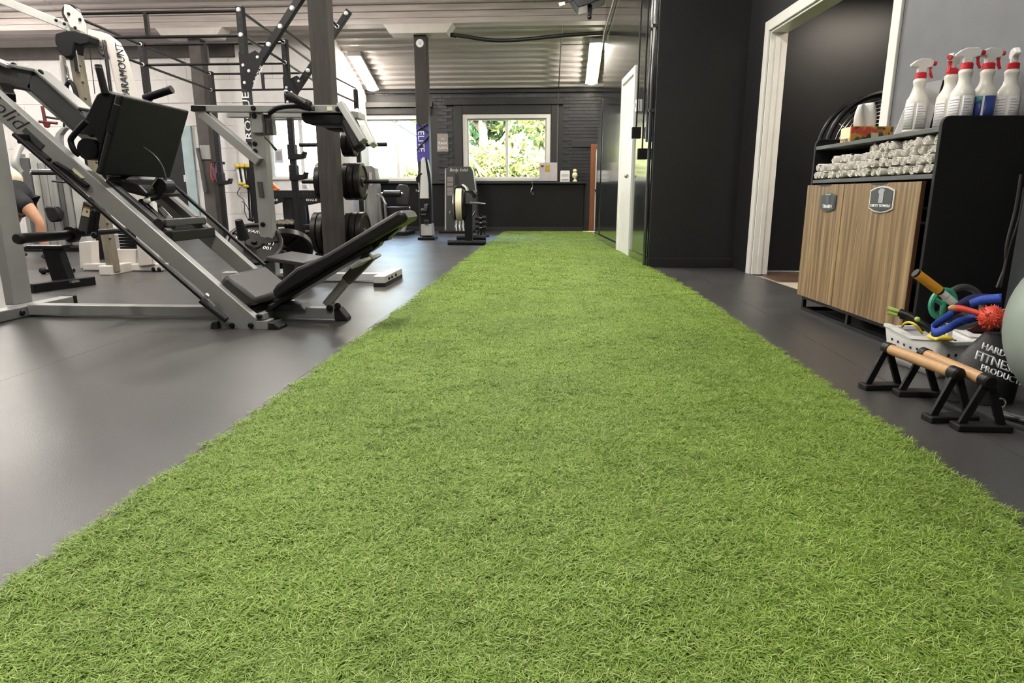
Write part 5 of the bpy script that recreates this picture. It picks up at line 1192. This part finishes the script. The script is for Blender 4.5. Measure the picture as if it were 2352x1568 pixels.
for z in (.0, .078):
    g.lohi((.01, 0, z), (.01 + t, LEN, z + t)).lohi((DEP - .03, 0, z), (DEP - .03 + t, LEN, z + t))
    g.lohi((.01 + t, 0, z), (DEP - .03, t, z + t)).lohi((.01 + t, LEN - t, z), (DEP - .03, LEN, z + t))
for y in (0, LEN / 2, LEN - t):
    for x in (.01, DEP - .03): g.lohi((x, y, t), (x + t, y + t, .078))
obj('leg_frame', g, 'black_metal', cabt, smooth=0)
def badge(u, v, w, rim, words_, big):
    p = cabl(u, v, -.024); x0 = -.0225
    def shape(s): 
        pts = [(-w, -.62 * w)] + [(-w * math.cos(a), -.62 * w - .0) for a in []]
        top = [(w * k, .62 * w + .28 * w * (1 - k * k)) for k in (-1, -.5, 0, .5, 1)]; bot = [(w * k, -.62 * w - .28 * w * (1 - k * k)) for k in (1, .5, 0, -.5, -1)]
        return [(x0, p.y - a * s * 1.5, p.z + b * s) for a, b in top + bot]
    rm = obj('badge', G().prism(shape(1.0), (-.006, 0, 0)), rim, cabt, smooth=0)
    obj('badge_face', G().prism([(q[0] - .006, q[1], q[2]) for q in shape(.9)], (-.002, 0, 0)), 'badge_black', rm, smooth=0)
    text(words_, (x0 - .0085, p.y, p.z - w * .42), (0, -1, 0), (0, 0, 1), big, 'text_white', rm, ext=.001, wide=1.45, thin=-.0006)
    c = V((x0 - .008, p.y, p.z + w * .28))
    if words_ == 'TRASH':
        obj('icon', G().prism([(c.x, c.y + a * 1.5, c.z + b) for a, b in ((.018, .02), (-.018, .02), (-.013, -.03), (.013, -.03))], (-.0015, 0, 0)), 'badge_rim_dark', rm, smooth=0); obj('icon_lid', G().box((c.x - .001, c.y, c.z + .028), (.002, .069, .006)), 'ink_grey', rm, smooth=0)
    else:
        obj('icon', G().prism([(c.x, c.y + a * 1.5, c.z + b) for a, b in ((.022, .02), (.008, .034), (-.008, .034), (-.02, .028), (-.014, .01), (-.014, -.038), (.014, -.038), (.012, .005))], (-.0015, 0, 0)), 'ink_grey', rm, smooth=0)
badge(1903, 464, .062, 'badge_rim_dark', 'TRASH', .027); badge(2026, 458, .075, 'badge_rim', 'DIRTY TOWELS', .0178)

# rolled towels on the open shelf
def roll_mesh(r, L, seed):
    rnd = random.Random(seed); g = G(); turns = 3.2; n = 40; th = r / (turns * 1.15); out = []; inn = []
    for i in range(n + 1):
        t = i / n; a = turns * 2 * PI * t + rnd.uniform(-.05, .05); rr = max(.003, r * t) * (1 + .06 * math.sin(3 * a + seed))
        out.append((math.cos(a) * rr, math.sin(a) * rr)); inn.append((math.cos(a) * max(.0015, rr - th * .75), math.sin(a) * max(.0015, rr - th * .75)))
    xs_ = [0, .006, L * .5, L]
    rings = []
    for k, x in enumerate(xs_):
        s = .93 if k == 0 else 1.0
        rings.append(([g.b.verts.new((x + (rnd.uniform(-.003, .003) if k == 0 else 0), a * s, b * s)) for a, b in out], [g.b.verts.new((x, a, b)) for a, b in inn]))
    for (o1, i1), (o2, i2) in zip(rings[:-1], rings[1:]):
        for k in range(n): g.b.faces.new((o1[k], o1[k + 1], o2[k + 1], o2[k])); g.b.faces.new((i1[k + 1], i1[k], i2[k], i2[k + 1]))
    for (o1, i1) in (rings[0], rings[-1]):
        for k in range(n): g.b.faces.new((o1[k + 1], o1[k], i1[k], i1[k + 1]))
    return g
protos = []
rnd = random.Random(3)
rows = [(.026, .03, 1.19, .0, 24, 'bottom'), (.070, .035, 1.15, .0, 22, 'second'), (.112, .03, .98, .03, 17, 'third'), (.150, .03, .62, .03, 10, 'top')]
R_ = .0245
ntw = 0
for ri, (zc, y0, y1, xo, n, nm) in enumerate(rows):
    for i in range(n):
        y = y0 + (y1 - y0) * i / max(1, n - 1) + rnd.uniform(-.008, .008)
        if nm == 'top' and i in (5,): y += .03
        z = ZL + zc + rnd.uniform(-.002, .003); x = -.006 + rnd.uniform(0, .022) + xo * rnd.uniform(0, .6)
        y = min(max(y, .028), LEN - .03)
        lb_ = 'small white towel rolled up in the %s row on the open shelf' % nm
        if len(protos) < 5:
            o = thing('rolled_towel', lb_, 'towel', loc2w((x, y, z)), CROT, 'rolled towels on the open shelf')
            obj('roll', roll_mesh(R_ * rnd.uniform(.9, 1.1), .30, len(protos)), 'towel', o, smooth=60); protos.append(o)
        else:
            o = dup(rnd.choice(protos), loc2w((x, y, z)), CROT, lb_)
        o.rotation_euler = (rnd.uniform(0, 6.28), rnd.uniform(-.04, .04), CROT + rnd.uniform(-.12, .12))
# tissue box
q = cabl(1928, 333, .03); tb = thing('tissue_box', 'floral tissue box with a white tissue standing up on the cabinet', 'tissue box', loc2w((.03, q.y - .06, ZS)), CROT)
obj('box', G().lohi((0, -.06, 0), (.245, .06, .085)), 'floral_print', tb, bevel=.003, smooth=0)
obj('end_panel', G().lohi((-.0015, -.055, .022), (.001, .055, .083)), 'sticker', tb, smooth=0); obj('top_panel', G().lohi((.003, -.057, .0845), (.242, .057, .0865)), 'gold', tb, smooth=0)
obj('price_panel', G().lohi((.12, -.0612, .02), (.16, -.0595, .05)), 'sticker', tb, smooth=0)
def tis(a, b):
    s = (a - .5) * 2; wv = .012 * math.sin(5 * s + 2 * b) * (.5 + b); return (.105 + s * (.060 + .006 * math.sin(PI * b) - .010 * b), wv, .086 + .135 * b * (1 - .04 * s * s) + .006 * s * b)
obj('tissue', G().sheet(tis, 14, 10), 'tissue', tb, solid=.003)

# sign and spray bottles
sg = thing('notice_stand', 'white printed sheet in a black stand leaning behind the first spray bottle', 'sign', loc2w((.2, .45, ZS)))
Ys = 3.52; bl, br, tr_, tl_ = at(2054, 308, Ys), at(2136, 292, Ys), at(2170, 181, Ys + .06), at(2100, 196, Ys + .06)
bl.z = br.z = ZS + .002
obj('stand', G().prism([p + V((.012, .012, 0)) for p in (bl, br, tr_, tl_)], (.02, .03, 0)), 'black_plastic', sg, smooth=0)
obj('sheet', G().prism([bl + V((0, 0, .002)), br + V((-.006, 0, .002)), tr_ + V((-.008, 0, -.002)), tl_], (.004, .012, 0)), 'paper', sg, smooth=0)
def bottle(name, label, loc, yaw, kind, group):
    o = thing(name, label, 'spray bottle', loc, yaw, group); o.scale = (1.1, 1.1, 1.085); la = -2.15 - yaw; ROOT[o.name] = V((0, 0, 0))
    obj('bottle', G().lathe([(0, 0), (.040, 0), (.044, .004), (.044, .125), (.042, .14), (.034, .155), (.0255, .172), (.0225, .19), (.0235, .205), (.026, .212), (.026, .222), (.021, .228), (.017, .235), (0, .235)], n=28), 'bottle_white', o)
    lbm = {'text': 'label_paper', 'blue': 'label_blue'}[kind]
    def strip(a0, a1, z0, z1, r, n=8):
        return G().sheet(lambda a, b: (r * math.cos(a0 + (a1 - a0) * a), r * math.sin(a0 + (a1 - a0) * a), z0 + (z1 - z0) * b), n, 1)
    lb = obj('label', strip(la - 1.2, la - .05, .012, .122, .0446), lbm, o, solid=.0006); obj('label', strip(la + .12, la + 1.2, .012, .122, .0446), lbm, o, solid=.0006)
    if kind == 'text':
        lines = G()
        for k in range(9):
            z = .020 + k * .0108
            for (a0, a1) in ((la - 1.1, la - .15), (la + .22, la + 1.1 - .2 * (k % 3))):
                lines.sheet(lambda a, b, a0=a0, a1=a1, z=z: (.0453 * math.cos(a0 + (a1 - a0) * a), .0453 * math.sin(a0 + (a1 - a0) * a), z + .0028 * b), 6, 1)
        obj('print_line', lines, 'ink_grey', lb, smooth=0)['kind'] = 'stuff'
    else: obj('label_band', strip(la - 1.2, la - .05, .095, .122, .0451), 'label_teal', lb, solid=.0004)
    obj('collar', G().lathe([(.017, .228), (.0225, .23), (.0225, .25), (.019, .254), (0, .254)], n=20), 'red_plastic', o)
    # trigger head pointing along +x of the bottle
    hd_ = obj('spray_head', G().prism([(-.05, -.011, .287), (-.045, -.011, .279), (-.018, -.011, .276), (-.016, -.011, .252), (.016, -.011, .252), (.02, -.011, .272), (.042, -.011, .278), (.046, -.011, .30), (.03, -.011, .312), (-.01, -.011, .312), (-.03, -.011, .304)], (0, .022, 0)), 'white_plastic', o, bevel=.004, smooth=0)
    obj('nozzle', G().cyl((.044, 0, .292), (.058, 0, .292), .0105, .009, 14), 'red_plastic', hd_)
    obj('trigger', G().prism([(.03, -.006, .278), (.042, -.006, .28), (.040, -.006, .262), (.046, -.006, .245), (.052, -.006, .232), (.045, -.006, .230), (.034, -.006, .25)], (0, .012, 0)), 'red_plastic', hd_, bevel=.002, smooth=0)
    return o
gname = 'spray bottles on the cabinet'
for (x, y, yaw, kind, lbl) in ((.055, .285, .0, 'text', 'white spray bottle standing apart beside the leaning white sheet'),
                               (.135, .178, 3.9, 'text', 'white spray bottle with its red trigger turned outward, leftmost of the clustered four'),
                               (.118, .052, -.15, 'text', 'white spray bottle with printed label in front of the cluster'),
                               (.218, .056, .1, 'blue', 'white spray bottle with a blue label in the cluster'),
                               (.325, .054, 1.2, 'text', 'white spray bottle nearest the wall end of the cabinet side panel')):
    bottle('spray_bottle', lbl, loc2w((x, y, ZS)), yaw, kind, gname)

# ------------------------------------------------------------------ fan in the side room
fn = thing('drum_fan', 'large round black fan on a floor stand in the side room', 'fan', (2.62, 5.6, 0))
fc_ = V((2.66, 5.6, 1.10))
obj('rim', G().tube(arc(fc_, .45, 0, 2 * PI, 40, (1, 0, 0), (0, 0, 1))[:-1], .022, 8, closed=True), 'black_metal', fn)
obj('rim', G().tube(arc(fc_ + V((0, .18, 0)), .45, 0, 2 * PI, 40, (1, 0, 0), (0, 0, 1))[:-1], .018, 8, closed=True), 'black_metal', fn)
g = G()
for k in range(1, 16): g.tube(arc(fc_ + V((0, -.02 + .02 * (k / 15) ** 2, 0)), .45 * k / 16, 0, 2 * PI, 36, (1, 0, 0), (0, 0, 1))[:-1], .0032, 4, closed=True)
for k in range(12): g.tube([fc_ + V((0, -.02, 0)), fc_ + V((.45 * math.cos(k * PI / 6), 0, .45 * math.sin(k * PI / 6)))], .0035, 4)
obj('grille', g, 'steel', fn)['kind'] = 'stuff'
for k in range(4):
    a = k * PI / 2 + .4; e1, e2 = V((math.cos(a), 0, math.sin(a))), V((-math.sin(a), 0, math.cos(a)))
    obj('blade', G().prism([fc_ + V((0, .05, 0)) + e1 * .06 + e2 * .05, fc_ + V((0, .05, 0)) + e1 * .40 + e2 * .14, fc_ + V((0, .12, 0)) + e1 * .40 - e2 * .14, fc_ + V((0, .12, 0)) + e1 * .06 - e2 * .05], (0, .006, 0)), 'black_metal', fn, smooth=0)
obj('motor', G().cyl(fc_ + V((0, .06, 0)), fc_ + V((0, .22, 0)), .09, n=20), 'black_metal', fn)
obj('stand', G().cyl((fc_.x, 5.72, .03), (fc_.x, 5.72, .66), .022).lohi((fc_.x - .3, 5.66, 0), (fc_.x + .3, 5.78, .03)), 'black_metal', fn, smooth=0)

# ------------------------------------------------------------------ grip bars on steel feet
def parallette(name, label, A, B, zc):
    A, B = V(A), V(B); o = thing(name, label, 'push-up bar', ((A + B) / 2).x * V((1, 0, 0)) + ((A + B) / 2).y * V((0, 1, 0)), 0, 'wooden grip bars by the cabinet')
    d = (B - A).normalized(); n = V((d.y, -d.x, 0)); a, b = V((A.x, A.y, zc)), V((B.x, B.y, zc))
    obj('grip', G().cyl(a - d * .0, b, .0205, n=20), 'grip_wood', o)
    for p, s in ((a, -1), (b, 1)):
        obj('end_sleeve', G().tube([p - d * s * .012, p + d * s * .022, p + d * s * .028], [.024, .024, .018], 18), 'black_plastic', o)
        f0 = V((p.x, p.y, 0)) + d * s * .012
        ft_ = obj('foot', G().prism([f0 + n * .085 + d * .028, f0 + n * .085 - d * .028, f0 - n * .085 - d * .028, f0 - n * .085 + d * .028], (0, 0, .022)), 'rubber_black', o, bevel=.004, smooth=0)
        for q in (-1, 1):
            obj('leg', G().beam(f0 + n * .062 * q + V((0, 0, .02)), p + d * s * .012 + n * .008 * q - V((0, 0, .012)), .024, .012, d), 'black_powder', o, smooth=0)
    return o
parallette('grip_bar', 'wooden grip bar on black feet next to the turf', (1.315, 2.515, 0), (1.356, 2.17, 0), .165)
parallette('grip_bar', 'wooden grip bar on black feet between the first one and the white basket', (1.405, 2.43, 0), (1.405, 2.085, 0), .165)

# ------------------------------------------------------------------ white basket and what is in it
bx = thing('plastic_basket', 'white plastic basket with holes, filled with bands and massage tools', 'basket', (1.75, 2.78, 0))
B0, B1, B2, B3 = V((1.553, 2.967, 0)), V((1.615, 2.69, 0)), V((1.86, 2.74, 0)), V((1.80, 3.02, 0))
BZ = .175; out = .03
cen = (B0 + B1 + B2 + B3) / 4
T = [p + (p - cen).normalized() * out + V((0, 0, BZ)) for p in (B0, B1, B2, B3)]; Bq = [p + V((0, 0, .004)) for p in (B0, B1, B2, B3)]
def rimz(i, t):
    "the two long sides dip in the middle"
    return -.028 * (1 - abs(2 * t - 1)) if i in (0, 2) else -.02
g = G(); hol = G()
for i in range(4):
    j = (i + 1) % 4; n = 10
    def f(a, b, i=i, j=j): 
        p = Bq[i].lerp(Bq[j], a); q = T[i].lerp(T[j], a) + V((0, 0, rimz(i, a) if 0 < a < 1 else -.005)); return p.lerp(q, b)
    g.sheet(f, n, 4)
    wn = (Bq[j] - Bq[i]).cross(V((0, 0, 1))).normalized()
    for b in (.22, .36, .66):
        for k in range(7):
            c = f(.12 + .12 * k, b); e = (Bq[j] - Bq[i]).normalized(); hol.box(c, (.010, .008, .010), Matrix((e, wn, V((0, 0, 1)))).transposed())
g.prism([p for p in Bq], (0, 0, .003))
obj('body', g, 'white_plastic', bx, solid=.004)
obj('hole', hol, 'text_black', bx, smooth=0)['kind'] = 'stuff'
g = G()
for i in range(4):
    j = (i + 1) % 4
    for k in range(10):
        a0, a1 = k / 10, (k + 1) / 10
        z = lambda a: V((0, 0, rimz(i, a) if 0 < a < 1 else -.005))
        g.beam(T[i].lerp(T[j], a0) + z(a0), T[i].lerp(T[j], a1) + z(a1), .020, .014)
obj('rim', g, 'white_plastic', bx, smooth=0)
BYm = 2.72
o = thing('massage_stick', 'massage stick with orange foam grip and white rollers poking out of the basket', 'massage stick', at(2150, 665, BYm))
lab(obj('grip', G().tube([at(2106, 629, BYm), at(2157, 667, BYm)], .0195, 16), 'orange_foam', o), 'orange foam grip'); obj('end_cap', G().tube([at(2102, 626, BYm), at(2106, 629, BYm)], .0185, 16), 'black_plastic', o); obj('collar', G().tube([at(2157, 667, BYm), at(2161, 670, BYm)], .018, 16), 'black_plastic', o)
for k in range(3): obj('roller', G().tube([at(2161 + 13 * k, 670 + 11.5 * k, BYm), at(2173 + 13 * k, 680.6 + 11.5 * k, BYm)], [.016, .0165], 16), 'white_plastic', o)
obj('rod', G().tube([at(2200, 704, BYm), at(2235, 735, BYm)], .006, 8), 'steel', o)
o = thing('massage_roller', 'green hand wheel with an open hub in the basket', 'massage roller', at(2166, 698, 2.8)); c = at(2166, 698, 2.8)
obj('ring', G().tube(arc(c, .056, 0, 2 * PI, 28, (.9, .1, .2), (0, .3, 1))[:-1], .012, 8, closed=True), 'teal', o)
for k in range(3): a = k * 2.1 + .4; obj('spoke', G().tube([c, c + V((.9, .1, .2)) * .054 * math.cos(a) + V((0, .3, 1)) * .054 * math.sin(a)], .011, 8), 'teal', o)
o = thing('rubber_ring', 'dark grey rubber ring lying behind the green wheel in the basket', 'ring', at(2212, 705, 2.85)); c = at(2212, 705, 2.85)
obj('ring', G().tube(arc(c, .085, 0, 2 * PI, 30, (1, .1, 0), (0, .2, 1))[:-1], .014, 8, closed=True), 'grey_metal_dark', o)
o = thing('blue_strap', 'wide dark blue strap looped over the basket', 'strap', at(2200, 720, 2.62))
def ribbon(pts, w, up): 
    P = smoothpath(pts, 6); N = len(P) - 1
    return G().sheet(lambda a, b: P[round(a * N)] + V(up) * w * (b - .5), N, 1)
obj('loop', ribbon([at(2300, 684, 2.55), at(2250, 690, 2.6), at(2200, 712, 2.62), at(2160, 738, 2.6), at(2140, 755, 2.56), at(2150, 764, 2.5), at(2180, 752, 2.48), at(2215, 735, 2.5), at(2300, 716, 2.45)], .034, (.05, .3, .95)), 'blue_strap', o, solid=.004)
obj('loop', ribbon([at(2190, 712, 2.6), at(2235, 688, 2.62), at(2300, 690, 2.6)], .045, (.05, .4, .9)), 'navy', o, solid=.004)
o = thing('spiky_massager', 'red spiky massage ball on a red handle in the basket', 'massage ball', at(2285, 728, 2.42)); c = at(2277, 728, 2.42)
g = G().ball(c, .041, n=18, m=12); r2 = random.Random(2)
for k in range(160):
    d_ = V((r2.gauss(0, 1), r2.gauss(0, 1), r2.gauss(0, 1))).normalized(); g.lathe([(.0035, .038), (0, .050)], c, d_, 5)
obj('spiky_ball', g, 'coral', o, smooth=0); obj('handle', G().tube(smoothpath([at(2190, 707, 2.5), at(2215, 710, 2.48), at(2258, 722, 2.44)], 5), [.010] + [.0125] * 5 + [.011] * 5, 12), 'coral', o); lab(obj('handle_tip', G().ball(at(2189, 707, 2.5), .0125, (1.4, 1, 1)), 'grip_wood', o), 'pale tip')
o = thing('tube_band', 'black exercise tube with lime green handle ends over the basket edge', 'resistance band', at(2080, 722, 2.85))
for dv in (0, 9): lab(obj('handle_end', G().tube([at(2040, 708 + dv, 2.9), at(2068, 716 + dv, 2.87)], [.012, .007], 8), 'lime', o), 'lime green end')
obj('tube', G().tube(smoothpath([at(2066, 717, 2.87), at(2090, 726, 2.84), at(2120, 745, 2.8), at(2140, 758, 2.78)], 5), .017, 10), 'vinyl_black', o); obj('tube', G().tube(smoothpath([at(2068, 726, 2.87), at(2095, 735, 2.84), at(2125, 757, 2.8)], 5), .012, 8), 'black_plastic', o); obj('clip', G().ball(at(2107, 733, 2.78), .011), 'lime', o)
o = thing('yellow_loop', 'thin yellow loop arched over the basket rim', 'band', at(2098, 750, 2.7)); obj('loop', G().tube(smoothpath([at(2072, 750, 2.80), at(2078, 743, 2.77), at(2088, 740, 2.74), at(2104, 747, 2.71), at(2119, 766, 2.71)], 6), .0055, 8), 'yellow', o)
o = thing('yellow_block', 'flat yellow grip lying on the basket rim', 'grip', at(2172, 779, 2.6)); obj('block', slab([(2149, 783), (2156, 775), (2190, 775), (2196, 783)], 2.64, 2.72), 'yellow', o, bevel=.006)
o = thing('pale_rod', 'pale square rod standing in the basket', 'rod', at(2184, 762, 2.78)); obj('rod', slab([(2179, 744), (2190, 744), (2187, 790), (2174, 790)], 2.78, 2.80), 'sticker', o, bevel=.003, smooth=0)
o = thing('dark_case', 'black case with a red stripe standing behind the basket', 'case', at(2240, 765, 2.92)); obj('case', G().lohi((1.80, 3.00, .0), (2.0, 3.09, .225)), 'bag_black', o, bevel=.01); obj('stripe', G().lohi((1.805, 2.995, .14), (1.995, 3.001, .17)), 'maroon', o, smooth=0)
# sand bag with white lettering
sbp = at(2290, 850, 2.30); sb = thing('sand_bag', 'black training bag with white lettering slumped before the grey ball', 'sandbag', (1.60, 2.32, 0))
def bagf(a, b):
    th = 2 * PI * a; zz = b; w_ = (.125 * (1 - .72 * zz) + .03 * math.sin(PI * zz)); return (1.60 + math.cos(th) * w_ * 1.0 + .04 * zz, 2.41 + math.sin(th) * w_ * .62 + .02 * zz, .002 + .25 * zz)
g = G().sheet(bagf, 28, 10); bmesh.ops.remove_doubles(g.b, verts=g.b.verts, dist=.0005); bmesh.ops.holes_fill(g.b, edges=[e for e in g.b.edges if e.is_boundary])
bag = obj('bag', g, 'bag_black', sb)
bn = V((0, -.86, .45)); bd = V((.93, 0, -.35))
text('HARD', at(2283, 804, 2.317), bd, (.3, .3, .9), .034, 'text_white', bag); text('FITNESS', at(2288, 833, 2.303), bd, (.3, .3, .9), .046, 'text_white', bag); text('PRODUCTS', at(2302, 862, 2.291), bd, (.3, .3, .9), .032, 'text_white', bag)
o = thing('exercise_ball', 'large grey exercise ball at the right edge of the floor', 'exercise ball', (1.84, 2.12, 0))
obj('ball', G().ball((1.84, 2.12, .325), .325, n=48, m=28), 'ball_grey', o); obj('valve', G().cyl((1.84, 2.12, .650), (1.84, 2.12, .653), .012), 'white_plastic', o)
o = thing('steel_pole', 'black pole with a grey foam sleeve lying on the floor beside the grip bars', 'pole', atz(2310, 930, .05))
pa_, pb_ = V((1.50, 2.14, .035)), V((1.66, 1.86, .035))
obj('pole', G().tube([pa_, pa_.lerp(pb_, .4)], .016, 14), 'black_gloss', o); obj('sleeve', G().tube([pa_.lerp(pb_, .4), pb_], .035, 16), 'rubber_black', o); obj('ring', G().tube(arc(pa_ + V((.015, .02, .03)), .016, 0, 2 * PI, 16, (1, 0, .2), (0, .4, .9))[:-1], .003, 6, closed=True), 'chrome', o); obj('tip', G().ball(pa_, .018), 'chrome', o)
# dark coat hanging by the cabinet side
o = thing('hanging_rope', 'thin dark ropes hanging down the black side of the cabinet', 'rope', loc2w((.3, -.05, .6)))
obj('cord', G().tube(smoothpath([at(2345, 400, 2.98), at(2332, 480, 2.98), at(2312, 560, 2.97), at(2308, 610, 2.97), at(2290, 660, 2.96)], 6), .006, 8), 'vinyl', o)
obj('cord', G().tube(smoothpath([at(2352, 430, 2.99), at(2340, 500, 2.98), at(2318, 570, 2.97), at(2298, 660, 2.96)], 6), .004, 8), 'vinyl', o)

# ------------------------------------------------------------------ wall and ceiling fittings on the right
for (u, v0, v1, ut, Y, lb_) in ((1472, 292, 318, 1479, 7.55, 'black power drop box on a thin pole, higher of two by the glossy wall'), (1485, 341, 366, 1487, 7.15, 'black power drop box on a thin pole, lower of two by the wall corner')):
    p = at(u, (v0 + v1) / 2, Y); X = min(p.x, 1.0 - .0566 * (Y - 6.9) - .06)
    o = thing('drop_box', lb_, 'outlet box', (X, Y, p.z)); hz = (at(u, v0, Y).z - at(u, v1, Y).z) / 2
    obj('box', G().lohi((X - .05, Y - .04, p.z - hz), (X + .05, Y + .04, p.z + hz)), 'black_plastic', o, bevel=.004, smooth=0)
    obj('pole', G().cyl((X, Y, p.z + hz), (X, Y, 4.34), .009, n=10), 'black_metal', o)
    obj('socket_plate', G().lohi((X - .03, Y - .043, p.z - hz * .6), (X + .03, Y - .039, p.z + hz * .6)), 'black_metal', o, smooth=0)
for k, (s, lb_) in enumerate(((.10, 'dark conduit pipe up the corner of the glossy wall, nearest the return wall'), (.24, 'dark conduit pipe up the glossy wall, second from its corner'))):
    o = thing('conduit_pipe', lb_, 'pipe', wd_(s, 0, .03)); obj('pipe', G().cyl(wd_(s, 1.3 if k else .0, .022), wd_(s, 4.34, .022), .02, n=12), 'black_gloss', o)
    for z in (1.6, 2.4, 3.2): obj('clamp', G().box(wd_(s, z, .02), (.05, .055, .03)), 'black_satin', o, smooth=0)
o = thing('wall_thermostat', 'small white thermostat on the glossy black wall', 'thermostat', wd_(.98, 1.75, .02)); obj('case', G().prism([wd_(.90, 1.69, .001), wd_(1.02, 1.69, .001), wd_(1.02, 1.69, .03), wd_(.90, 1.69, .03)], (0, 0, .13)), 'white_plastic', o, bevel=.004, smooth=0); obj('dial', G().cyl(wd_(.96, 1.76, .03), wd_(.96, 1.76, .036), .025), 'shroud', o)
o = thing('white_conduit', 'thin white conduit along the top of the glossy black wall', 'pipe', wd_(3.2, 3.1, .03))
obj('pipe', G().tube([wd_(1.2, 3.75, .03), wd_(2.6, 3.55, .03), wd_(4.1, 3.22, .03), wd_(4.16, 3.1, .03)], .014, 8), 'white_paint', o)
for s, z in ((1.9, 3.65), (3.0, 3.458)): obj('clip', G().box(wd_(s, z, .025), (.05, .05, .05)), 'black_plastic', o, smooth=0)
o = thing('flexible_duct', 'black flexible hose sagging under the main beam towards the glossy wall', 'hose', at(1200, 92, 11.1)); obj('hose', G().tube(smoothpath([at(1035, 80, 11.12), at(1070, 84, 11.1), at(1115, 91, 11.1), at(1165, 93, 11.1), at(1230, 88, 11.1), at(1300, 81, 11.1), at(1385, 76, 11.12)], 6), .03, 10), 'cable_black', o); obj('hose_end', G().tube([at(1035, 80, 11.12), at(1048, 82, 11.12)], .034, 10), 'black_plastic', o)
o = thing('ceiling_conduit', 'thin grey conduit running down the roof sheets to the far wall', 'pipe', at(1310, 140, 12.5))
obj('pipe', G().tube([V((.10, 11.6, zr(11.6) - .05)), V((.08, 12.4, zr(12.4) - .05)), V((.06, 13.7, zr(13.7) - .05)), V((.05, 13.9, 2.85)), V((.05, 13.88, 1.0))], .011, 8), 'shroud_dark', o)
obj('cross_pipe', G().tube([V((.085, 12.3, zr(12.3) - .05)), V((.6, 12.3, zr(12.3) - .05))], .010, 8), 'shroud_dark', o)
o = thing('hanging_monitor', 'dark screen housing hung from the roof seen from below', 'monitor', at(1340, 0, 9.0))
obj('housing', slab([(1298, -30), (1325, 14), (1330, 17), (1352, 10), (1392, -6), (1396, -40)], 9.0, 9.35), 'black_plastic', o, bevel=.01, smooth=0); obj('mount', slab([(1350, 5), (1360, 3), (1360, 30), (1357, 38), (1350, 38)], 9.1, 9.16), 'black_metal', o, bevel=.004, smooth=0); obj('mount_end', G().ball(at(1354, 40, 9.1), .028), 'black_metal', o); obj('hanger', G().cyl(at(1350, -30, 9.15), V((at(1350, -30, 9.15).x, 9.15, 4.34)), .03), 'black_metal', o)
lab(obj('sensor', slab([(1283, 6), (1297, 4), (1298, 11), (1286, 14)], 8.98, 9.05), 'sticker', o, bevel=.004, smooth=0), 'small cream box')
obj('sensor_arm', G().cyl(at(1296, 6, 9.03), at(1318, 0, 9.03), .01), 'black_metal', o)
